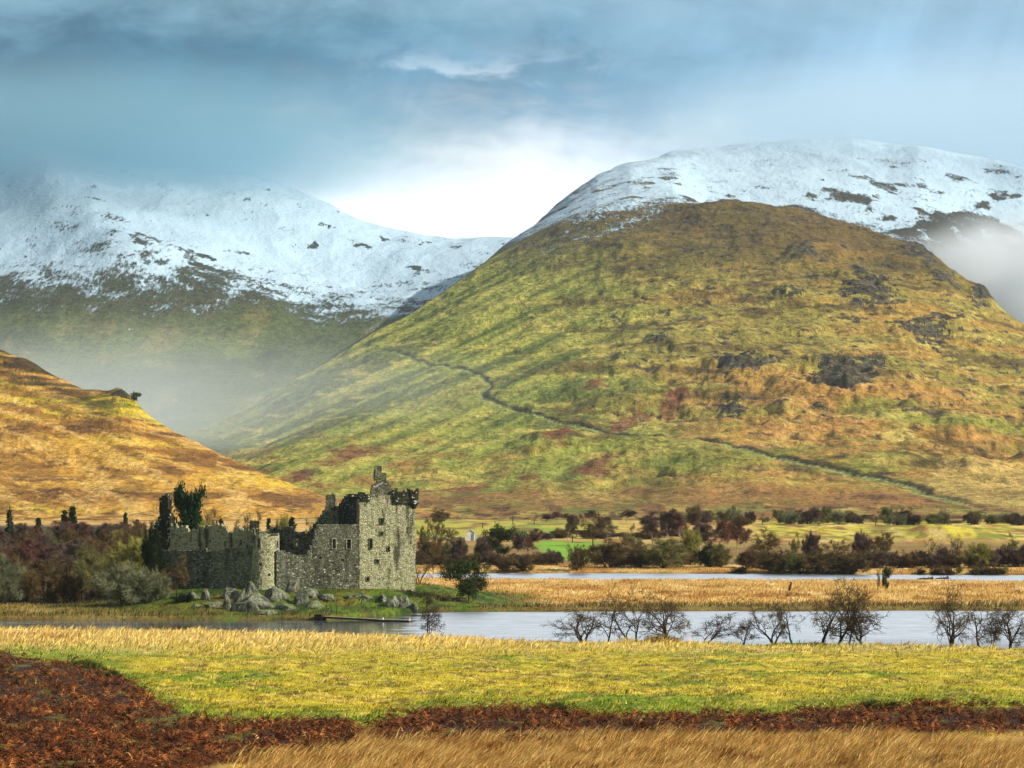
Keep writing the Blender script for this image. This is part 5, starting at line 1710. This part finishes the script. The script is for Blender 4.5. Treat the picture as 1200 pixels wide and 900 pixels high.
# --- dead bracken: fallen, arching fronds
def frond(g, L):
    """one frond along +x: stalk ribbon and paired pinnae; returns tris (n,3,3)"""
    tri = []
    k = 6
    xs = np.linspace(0, L, k + 1)
    rise = g.uniform(0.25, 0.75)
    zs = rise * np.sin(np.linspace(0, math.pi * g.uniform(0.6, 0.95), k + 1)) * L
    yv = 0.10 * L * np.cumsum(g.normal(0, 0.4, k + 1))
    c = np.stack([xs, yv, zs], 1)
    for i in range(k):
        s = np.array([0, 0.014, 0.004])
        tri += [[c[i] - s, c[i] + s, c[i + 1] + s], [c[i] - s, c[i + 1] + s, c[i + 1] - s]]
    m = 9
    for q in range(m):
        f = 0.22 + 0.76 * q / (m - 1)
        i = min(int(f * k), k - 1)
        u = f * k - i
        p = c[i] * (1 - u) + c[i + 1] * u
        d = c[i + 1] - c[i]
        d = d / np.linalg.norm(d)
        ln = L * 0.34 * (1 - 0.85 * f) * g.uniform(0.6, 1.2)
        for sd in (-1, 1):
            if g.random() < 0.15:
                continue
            e = p + d * ln * 0.4 + np.array([0, sd * ln, -ln * g.uniform(0.1, 0.9)])
            tri.append([p - d * ln * 0.16, p + d * ln * 0.16, e])
    return np.array(tri)
CL = []
for s in range(10):
    parts = []
    tint = []
    for f_ in range(6):
        L = g.uniform(0.55, 1.05)
        t3 = frond(g, L)
        a = g.uniform(0, 2 * math.pi)
        ca, sa = math.cos(a), math.sin(a)
        x_, y_, z_ = t3[..., 0] * ca - t3[..., 1] * sa, t3[..., 0] * sa + t3[..., 1] * ca, t3[..., 2] * 0.85
        o = g.normal(0, 0.14, 2)
        parts.append(np.stack([x_ + o[0], y_ + o[1], z_], -1))
        cc = [srgb(138, 76, 34), srgb(96, 54, 26), srgb(170, 104, 50), srgb(66, 38, 20), srgb(116, 60, 32), srgb(184, 134, 76)][g.choice(6, p=[0.24, 0.22, 0.18, 0.18, 0.10, 0.08])]
        tint.append(np.tile(np.array(cc), (t3.shape[0] * 3, 1)))
    CL.append((np.concatenate(parts), np.concatenate(tint)))
X, Y, px = scatter(g, 16500, -160, 1360, 742, 940)
Z = gh(X, Y)
row = ground_row(X, Y, Z)
br = bracken_mask(px, row, X, Y)
gaps = sstep(0.12, 0.4, fbm(X / 3.0, Y / 5, 3, 431))
edge_ = 0.10 * np.exp(-((row - np.interp(px, *_bt)) / 14.0) ** 2)
ok = (br * (1 - 0.72 * gaps) + edge_) > g.random(len(X)) * 0.9 + 0.06
X, Y, Z, row = X[ok], Y[ok], Z[ok], row[ok]
print('bracken plants', len(X))
vs, ts = [], []
wh = g.integers(0, len(CL), len(X))
for s in range(len(CL)):
    m = wh == s
    k = int(m.sum())
    P_, C_ = CL[s]
    a = g.uniform(0, 2 * math.pi, k)[:, None, None]
    sc_k = (g.uniform(0.7, 1.25, k) * (1 + 0.7 * fbm(X[m] / 3, Y[m] / 4, 2, 441)))[:, None, None]
    x_ = (P_[None, ..., 0] * np.cos(a) - P_[None, ..., 1] * np.sin(a)) * sc_k + X[m][:, None, None]
    y_ = (P_[None, ..., 0] * np.sin(a) + P_[None, ..., 1] * np.cos(a)) * sc_k + Y[m][:, None, None]
    z_ = P_[None, ..., 2] * sc_k + Z[m][:, None, None] - 0.02
    vs.append(np.stack([x_, y_, z_], -1).reshape(-1, 3))
    shade_k = g.uniform(0.32, 1.3, k) * (1 + 0.6 * fbm(X[m] / 2.2, Y[m] / 3.5, 2, 447))
    ts.append((C_[None] * np.clip(shade_k, 0.3, 2.0)[:, None, None]).reshape(-1, 3))
V, T = np.concatenate(vs), np.concatenate(ts)
link('bracken', mesh_np('bracken', V, np.arange(len(V)).reshape(-1, 3), M_BRACKEN, False, {'tint': T}), kind='stuff', label='rusty dead bracken in a broad patch and a band across the meadow')

# --- marsh grass between the two waters, straw strip beyond, turf of the castle rock
n = 120000
px = g.uniform(-100, 1320, n)
Y = 1 / g.uniform(1 / 815, 1 / 562, n)
X = px2x(px, Y)
Z = gh(X, Y)
ok = (Z > 0.12)
X, Y, px, Z = X[ok], Y[ok], px[ok], Z[ok]
tint = ground_colour(X, Y, Z)
green = (tint[:, 1] > tint[:, 0] * 0.95)
Yf = np.interp(px, _fp, _fY)
edge = sstep(26, 2, Y - Yf)
n1_ = fbm(X / 6, Y / 14, 4, 451)
h = np.where(green, 0.16, 0.34 + 0.3 * np.clip(n1_ + 0.3, 0, 1)) + 0.45 * edge * (1 - 0.7 * green) * np.clip(n1_ + 0.5, 0.2, 1)
h = h * g.uniform(0.6, 1.3, len(X)) * sstep(790, 760, Y) + 0.25 * sstep(760, 790, Y)
h = np.where((Y > 690) & (Y < 725), np.minimum(h, 0.3), h)
tint = tint * g.uniform(0.6, 1.45, (len(X), 1))
dk = (g.random(len(X)) < 0.35 * edge)
tint[dk] = np.array(srgb(72, 70, 34))
V, Fc, T = blades(g, X, Y, h, np.full(len(X), 0.13), h * g.uniform(0.1, 0.8, len(X)), g.normal(0.1, 0.8, len(X)), tint)
link('marsh_grass', mesh_np('marsh_grass', V, Fc, M_GRASS, False, {'tint': T}), kind='stuff', label='golden marsh grass between the two waters and turf of the castle rock')

# --- rush clumps one can count
def rush(px_, row_, wpx, hpx, c1, c2, label, seed, Y=None):
    g = np.random.default_rng(seed)
    Y = Y or find_ground(px_, row_, 160)
    s = F / Y
    W_, H_ = wpx / s, hpx / s
    n = int(420 + 40 * W_ * H_)
    r = np.sqrt(g.random(n))
    th = g.uniform(0, 2 * math.pi, n)
    lx, ly = r * np.cos(th) * W_ / 2, r * np.sin(th) * W_ / 2 * 0.8
    x0_, z0_ = px2x(px_, Y), 0
    tint = lerp3(np.zeros((n, 3)) + np.array(c1), c2, g.random(n)) * g.uniform(0.6, 1.3, (n, 1))
    hh = H_ * (1 - 0.55 * r ** 2) * g.uniform(0.6, 1.1, n)
    V, Fc, T = blades(g, x0_ + lx, Y + ly, hh, np.full(n, max(0.05, 0.28 / s)), hh * g.uniform(0.1, 0.5, n) + 0.1, np.where(g.random(n) < 0.6, th, 0.2), tint)
    zb_ = g1(x0_, Y)
    V = V - np.array([x0_, Y, zb_])
    o = link('rush_clump', mesh_np('rush_clump', V, Fc, M_GRASS, False, {'tint': T}), None, label=label, category='rushes', group='rush clumps')
    o.location = (x0_, Y, zb_)
DG, LG, ST = srgb(58, 64, 22), srgb(104, 104, 36), srgb(196, 160, 84)
for i, a in enumerate([
    (775, 752, 42, 12, DG, ST, 'wide dark rush clump at the foot of the left bank trees'),
    (813, 752, 20, 14, DG, srgb(150, 110, 52), 'tawny rush clump left of the green bank'),
    (862, 751, 36, 13, srgb(96, 76, 34), ST, 'brown tussock at the left end of the green bank'),
    (848, 752, 22, 9, DG, LG, 'dark low rush clump beside the brown tussock'),
    (919, 752, 20, 11, DG, LG, 'round dark rush clump on the green bank'),
    (958, 748, 24, 11, srgb(178, 138, 72), srgb(220, 186, 116), 'pale straw tussock under the big bank trees'),
    (1030, 753, 18, 13, srgb(150, 104, 54), srgb(206, 160, 96), 'brown straw tussock at the right end of the green bank'),
    (1052, 756, 26, 8, DG, ST, 'dark rushes right of the brown straw tussock'),
    (955, 757, 40, 6, srgb(120, 84, 44), LG, 'low brownish rushes in front of the green bank'),
    (100, 782, 44, 12, srgb(44, 58, 22), srgb(96, 104, 34), 'long dark green rush clump on top of the bracken patch'),
    (130, 793, 20, 10, srgb(44, 58, 22), srgb(96, 104, 34), 'small dark green rush clump right of the long one'),
    (1020, 831, 22, 14, srgb(40, 54, 22), srgb(96, 104, 34), 'upright dark rush clump behind the bracken band on the right'),
    (1042, 830, 20, 11, srgb(44, 54, 22), srgb(112, 110, 40), 'ragged rush clump right of the upright dark one'),
    (560, 838, 44, 12, srgb(52, 58, 24), srgb(110, 106, 40), 'rushes behind the bracken band left of the middle'),
    (652, 834, 22, 14, srgb(52, 62, 24), srgb(110, 106, 40), 'green rush clump behind the middle of the bracken band'),
    (710, 842, 30, 10, srgb(56, 70, 24), srgb(110, 116, 40), 'rushes just right of the middle of the bracken band'),
]):
    rush(*a, seed=500 + i)
# ================================================================= SMALL THINGS
def box_np(acc, c, s, ax=(1, 0), tilt=0.0):
    """a block: centre c, size s (along, across, up), heading ax, pitched by tilt along its length"""
    a = np.array([ax[0], ax[1], 0.0]); a /= np.linalg.norm(a)
    b = np.array([-a[1], a[0], 0.0])
    a2 = a * math.cos(tilt) + np.array([0, 0, math.sin(tilt)])
    u2 = np.array([0, 0, math.cos(tilt)]) - a * math.sin(tilt)
    k = len(acc.v)
    for i in (-1, 1):
        for j in (-1, 1):
            for l in (-1, 1):
                acc.v.append(tuple(np.array(c) + a2 * i * s[0] / 2 + b * j * s[1] / 2 + u2 * l * s[2] / 2))
    for f in ((0, 1, 3, 2), (4, 6, 7, 5), (0, 4, 5, 1), (2, 3, 7, 6), (0, 2, 6, 4), (1, 5, 7, 3)):
        acc.f.append(tuple(k + q for q in f))

def tube_np(acc, p0, p1, r0, r1, n=6):
    v, f = tubes([(np.array(p0, float), np.array(p1, float), r0, r1, 0)], n)
    k = len(acc.v)
    acc.v += [tuple(q) for q in v]
    acc.f += [tuple(int(x) + k for x in q) for q in f]
    acc.f += [(k, k + 2, k + 1, k), ] if False else []
    for st in (k, k + n):
        for i in range(1, n - 2, 2):
            acc.f.append((st, st + i, st + i + 1, st + (i + 2) % n))

WOOD = plain_mat('weathered_dark_wood', srgb(44, 36, 28), srgb(86, 70, 52), 2.0)
DECK = plain_mat('weathered_deck_boards', srgb(120, 104, 82), srgb(164, 146, 118), 1.2)
WHITE = plain_mat('white_paint', srgb(206, 206, 198), srgb(236, 234, 226), 0.8, 0.6)
SLATE = plain_mat('pale_metal_roof', srgb(150, 156, 160), srgb(188, 192, 194), 1.0, 0.5)
GLASS, t, b, _ = material('dark_window_glass')
b.inputs['Base Color'].default_value = (0.02, 0.025, 0.03, 1)
b.inputs['Roughness'].default_value = 0.1
FSTONE = plain_mat('pale_field_stones', srgb(150, 146, 118), srgb(206, 200, 168), 1.6)
WIRE = plain_mat('rusty_wire', srgb(70, 62, 54), srgb(96, 84, 70))

# --- landing stage in front of the castle
J0 = np.array([px2x(380, 566.5), 566.5]); J1 = np.array([px2x(446, 563.0), 563.0]); J2 = np.array([px2x(481, 561.0), 561.0])
jo = ((J0[0] + J2[0]) / 2, (J0[1] + J2[1]) / 2, 0.0)
jet = empty('landing_stage', jo, 0, label='low dark landing stage floating on the river below the castle', category='landing stage')
def run(acc, A, B, zc0, zc1, wd, th):
    L = float(np.hypot(*(B - A)))
    box_np(acc, ((A[0] + B[0]) / 2, (A[1] + B[1]) / 2, (zc0 + zc1) / 2), (L, wd, th), B - A, math.atan2(zc1 - zc0, L))
acc = Acc(); run(acc, J0, J1, 0.62, 0.30, 1.5, 0.10); acc.build('ramp', DECK, jet, jo)
acc = Acc(); run(acc, J1 + (J2 - J1) * 0.01, J2, 0.27, 0.27, 1.7, 0.10); acc.build('deck', DECK, jet, jo)
acc = Acc(); run(acc, J1, J2, 0.08, 0.08, 1.5, 0.26); acc.build('float', WOOD, jet, jo)
for s in (-1, 1):
    acc = Acc()
    nrm = np.array([-(J1 - J0)[1], (J1 - J0)[0]]); nrm = nrm / np.linalg.norm(nrm) * 0.78 * s
    run(acc, J0 + nrm, J1 + nrm, 0.50, 0.17, 0.09, 0.30)
    acc.build('side_beam', WOOD, jet, jo)
for f_ in (0.08, 0.97):
    p = J1 + (J2 - J1) * f_
    acc = Acc(); tube_np(acc, (p[0], p[1] - 0.6, 0.2), (p[0], p[1] - 0.6, 0.66), 0.14, 0.14, 8)
    acc.build('bollard', WHITE, jet, jo)
acc = Acc()
box_np(acc, (J0[0] - 0.7, J0[1] + 0.2, 0.55), (1.4, 1.8, 0.9), J1 - J0)
acc.build('abutment', WOOD, jet, jo)
# --- post and wire fence on the turf behind it
fp = [(382, 571.5), (388, 571.5), (394.5, 571), (400.5, 570.5), (406, 570), (412, 569.5), (417.5, 569.2)]
fo = (px2x(400, 570.5), 570.5, g1(px2x(400, 570.5), 570.5))
fen = empty('wire_fence', fo, 0, label='short line of thin fence posts on the turf behind the landing stage', category='fence')
tops = []
for i, (p, yy) in enumerate(fp):
    x_ = px2x(p, yy); z_ = g1(x_, yy)
    hgt = [1.75, 1.3, 1.7, 1.45, 1.3, 1.3, 1.4][i]
    acc = Acc(); tube_np(acc, (x_, yy, z_ - 0.3), (x_ + 0.04, yy, z_ + hgt), 0.075, 0.06, 6)
    acc.build('post', WOOD, fen, fo)
    tops.append((x_, yy, z_))
for hh in (0.55, 1.1):
    acc = Acc()
    for a_, b_ in zip(tops[:-1], tops[1:]):
        tube_np(acc, (a_[0], a_[1] - 0.08, a_[2] + hh), (b_[0], b_[1] - 0.08, b_[2] + hh), 0.012, 0.012, 4)
    acc.build('wire', WIRE, fen, fo)
# --- white cottage-like shed among the trees
Yc = 975.0
xc = px2x(551.5, Yc); zc = g1(xc, Yc)
so = (xc, Yc, zc)
shed = empty('white_shed', so, 0, label='small white gabled shed among the trees right of the keep', category='shed')
Wd, Dp, Hh, Rg = 2.4, 3.2, 2.3, 0.9
def mesh_part(name, v, f, mat, parent, **kw):
    acc = Acc(); acc.v = [tuple(np.array(q) + np.array(so)) for q in v]; acc.f = f
    return acc.build(name, mat, parent, so, **kw)
acc = Acc()
box_np(acc, (xc, Yc, zc + Hh / 2 - 0.2), (Wd, Dp, Hh + 0.4))
k = len(acc.v)
for yv in (-Dp / 2 + 0.004, Dp / 2 - 0.004):
    acc.v += [(xc - Wd / 2, Yc + yv, zc + Hh), (xc + Wd / 2, Yc + yv, zc + Hh), (xc, Yc + yv, zc + Hh + Rg)]
acc.f += [(k, k + 1, k + 2, k + 2), (k + 4, k + 3, k + 5, k + 5)]
acc.f = [f if len(set(f)) == 4 else f for f in acc.f]
tri = [f for f in acc.f if len(set(f)) == 3]
acc.f = [f for f in acc.f if len(set(f)) == 4]
for f in tri:      # gables as thin quads: split at the middle of the eaves line
    m_ = len(acc.v)
    acc.v.append(tuple((np.array(acc.v[f[0]]) + np.array(acc.v[f[1]])) / 2))
    acc.f += [(f[0], m_, f[2], f[2])[:4]] if False else []
    q = len(acc.v)
    acc.v.append(tuple((np.array(acc.v[f[1]]) + np.array(acc.v[f[2]])) / 2))
    acc.v.append(tuple((np.array(acc.v[f[0]]) + np.array(acc.v[f[2]])) / 2))
    cen = len(acc.v)
    acc.v.append(tuple((np.array(acc.v[f[0]]) + np.array(acc.v[f[1]]) + np.array(acc.v[f[2]])) / 3))
    acc.f += [(f[0], m_, cen, q + 1), (m_, f[1], q, cen), (q, f[2], q + 1, cen)]
acc.build('wall', WHITE, shed, so)
for s in (-1, 1):
    acc = Acc()
    L = math.hypot(Wd / 2 + 0.2, Rg)
    box_np(acc, (xc + s * (Wd / 4 + 0.06), Yc, zc + Hh + Rg / 2 + 0.03), (L + 0.08, Dp + 0.4, 0.07), (1, 0), -s * math.atan2(Rg, Wd / 2))
    acc.build('roof', SLATE, shed, so)
acc = Acc(); box_np(acc, (xc + 0.55, Yc - Dp / 2 - 0.02, zc + 1.0), (0.8, 0.05, 1.9)); acc.build('door', plain_mat('grey_door_paint', srgb(120, 126, 126), srgb(140, 146, 146)), shed, so)
acc = Acc(); box_np(acc, (xc + 2.1, Yc + 0.3, zc + 0.55), (1.8, 1.8, 1.5)); acc.build('lean_to', plain_mat('pale_green_boards', srgb(140, 168, 138), srgb(166, 190, 160)), shed, so)
# --- pale field wall beside it
acc = Acc()
straight((487, 985), (545, 978), acc, [(487, 630.5), (510, 630), (530, 630.5), (545, 630)], thick=0.7, cell=0.5, seed=91, ragged=0.12)
wo_ = (px2x(516, 982), 982.0, g1(px2x(516, 982), 982.0))
acc.build('field_wall', FSTONE, None, wo_, label='pale dry stone wall low in the fields right of the keep', category='wall').location = wo_
# --- poles and posts
def pole(px_, top, Y, label, arms=1, r=0.13):
    x_ = px2x(px_, Y); z_ = g1(x_, Y)
    zt_ = row2z(top, Y)
    o_ = (x_, Y, z_)
    root = empty('utility_pole', o_, 0, label=label, category='pole', group='utility poles')
    acc = Acc(); tube_np(acc, (x_, Y, z_ - 0.4), (x_, Y, zt_), r, r * 0.75, 8); acc.build('shaft', WOOD, root, o_)
    for k in range(arms):
        acc = Acc(); box_np(acc, (x_, Y - 0.2, zt_ - 0.5 - 0.9 * k), (2.2, 0.14, 0.16)); acc.build('crossarm', WOOD, root, o_)
pole(565.5, 612, 1090, 'utility pole just behind the white shed')
pole(601, 604, 1130, 'utility pole on the green slope left of the bright green field')
pole(671, 628, 965, 'utility pole standing in the bright green field', r=0.16)
pole(820, 598, 1150, 'utility pole rising between the purple birches and the far hedge')
pole(626, 608, 1140, 'utility pole at the far right of the green slope')
pole(11.5, 592, 900, 'utility pole with two crossarms over the left wood', arms=2, r=0.17)
for (p, rt_, Y, wv, lb) in ((813, 633.5, 905, 0.36, 'tall white post among the bushes of the valley wood'), (821, 637.5, 900, 0.30, 'shorter white post right of the tall white post')):
    x_ = px2x(p, Y); z_ = g1(x_, Y); h_ = row2z(rt_, Y) - z_
    o_ = (x_, Y, z_)
    root = empty('white_post', o_, 0, label=lb, category='post', group='white posts')
    acc = Acc(); box_np(acc, (x_, Y, z_ + h_ / 2 - 0.2), (wv, wv, h_ + 0.4)); acc.build('shaft', WHITE, root, o_)
    acc = Acc(); box_np(acc, (x_, Y, z_ + h_ + 0.04), (wv + 0.14, wv + 0.14, 0.10)); acc.build('cap', WHITE, root, o_)
# --- broken stump in the marsh, and a drowned trunk in the far water
rs = random.Random(77)
Y = find_ground(924, 693, 600); x_ = px2x(924, Y); z_ = g1(x_, Y)
segs = []
pp = np.array([x_, Y, z_ - 0.3]); hgt = row2z(682, Y) - z_
for i in range(5):
    q = pp + np.array([0.09 + 0.05 * rs.random(), 0, (hgt + 0.3) / 5])
    segs.append((pp, q, 0.30 - 0.03 * i, 0.30 - 0.03 * (i + 1), 0)); pp = q
segs.append((segs[3][1], segs[3][1] + np.array([-0.25, 0, 0.45]), 0.1, 0.04, 0))
v, f = tubes(segs, 7)
o = link('tree_stump', mesh_np('tree_stump', v - np.array([x_, Y, z_]), f, WOOD), None, label='broken leaning tree stump alone in the golden marsh', category='stump')
o.location = (x_, Y, z_)
for (p0, p1, Yb, lb, sd) in ((1074, 1094, 733, 'long dark drowned trunk lying in the far water', 3), (1096, 1112, 735, 'shorter drowned branch right of the long trunk in the far water', 4)):
    rs = random.Random(sd)
    segs = []
    a_ = np.array([px2x(p0, Yb), Yb, 0.02]); b_ = np.array([px2x(p1, Yb), Yb + 1.0, 0.28])
    for i in range(6):
        q0, q1 = a_ + (b_ - a_) * i / 6, a_ + (b_ - a_) * (i + 1) / 6
        segs.append((q0 + np.array([0, 0, 0.10 * math.sin(i)]), q1 + np.array([0, 0, 0.10 * math.sin(i + 1)]), 0.10 + 0.04 * i, 0.14 + 0.04 * i, 0))
        if i > 1:
            segs.append((q1, q1 + np.array([rs.uniform(-0.5, 0.6), rs.uniform(-0.4, 0.4), rs.uniform(0.3, 1.1)]), 0.07, 0.02, 0))
    v, f = tubes(segs, 6)
    o_ = (a_ + b_) / 2
    o = link('drowned_trunk', mesh_np('drowned_trunk', v - o_, f, WOOD), None, label=lb, category='log', group='drowned wood in the far water')
    o.location = o_
# ================================================================= AIR
def air_box(name, lo, hi, label):
    (x0, y0, z0), (x1, y1, z1) = lo, hi
    v = np.array([[x0, y0, z0], [x1, y0, z0], [x1, y1, z0], [x0, y1, z0], [x0, y0, z1], [x1, y0, z1], [x1, y1, z1], [x0, y1, z1]])
    f = np.array([[0, 3, 2, 1], [4, 5, 6, 7], [0, 1, 5, 4], [1, 2, 6, 5], [2, 3, 7, 6], [3, 0, 4, 7]])
    m = bpy.data.materials.new(name)
    m.use_nodes = True
    t = NT(m.node_tree)
    t.n.clear()
    pv = t.node('ShaderNodeVolumePrincipled')
    out = t.node('ShaderNodeOutputMaterial')
    t.link(pv.outputs[0], out.inputs['Volume'])
    me = mesh_np(name, v, f, m)
    return link(name, me, kind='stuff', label=label), t, pv

hz, t, pv = air_box('haze', (-15000, -2500, -3), (15000, 9900, 980), 'thin damp haze in the valley air')
pv.inputs['Color'].default_value = (0.70, 0.86, 0.96, 1)
pv.inputs['Density'].default_value = 2.2e-5
pv.inputs['Anisotropy'].default_value = 0.1

def mist(name, lo, hi, dens, label, nscale, lo_n, hi_n, squash=(1, 1, 1), col=(1.0, 1.0, 1.0)):
    """a closed bank of mist: a soft ellipsoid of uneven density"""
    o, t, pv = air_box(name, lo, hi, label)
    tcn = t.node('ShaderNodeTexCoord')
    g = tcn.outputs['Generated']
    vm = t.node('ShaderNodeVectorMath', operation='SUBTRACT')
    t.link(g, vm.inputs[0])
    vm.inputs[1].default_value = (0.5, 0.5, 0.5)
    ln = t.node('ShaderNodeVectorMath', operation='LENGTH')
    t.link(vm.outputs[0], ln.inputs[0])
    fall = t.ramp(ln.outputs['Value'], 0.50, 0.08)
    nz = t.noise(t.mapping(tcn.outputs['Object'], squash), nscale, 3, 0.55, 0.3)
    d = t.math('MULTIPLY', fall, t.ramp(nz, lo_n, hi_n))
    t.link(t.math('MULTIPLY', d, dens), pv.inputs['Density'])
    pv.inputs['Color'].default_value = (*col, 1)
    pv.inputs['Anisotropy'].default_value = 0.1
    return o

mist('mist', (-900, 2200, -60), (120, 3600, 150), 1.8e-3, 'pale mist lying in the valley behind the orange hill', 0.004, 0.28, 0.62, col=(0.92, 0.98, 1.0))
mist('mist', (-2200, 4900, 460), (150, 8200, 735), 4.2e-3, 'shade-tinted cloud hiding the summit on the left', 0.0022, 0.22, 0.52, col=(0.30, 0.54, 0.66))  # the cloud's shade is put into its darker, bluer volume colour
mist('mist', (400, 3780, 60), (960, 4700, 335), 3.6e-2, 'white cloud rolling behind the right shoulder of the hill', 0.011, 0.42, 0.58, col=(0.94, 0.98, 1.0))
mist('mist', (0, 5300, 520), (1900, 8000, 770), 3.0e-3, 'thin cloud veiling the snowed summit on the right', 0.0022, 0.26, 0.56, col=(0.66, 0.82, 0.92))
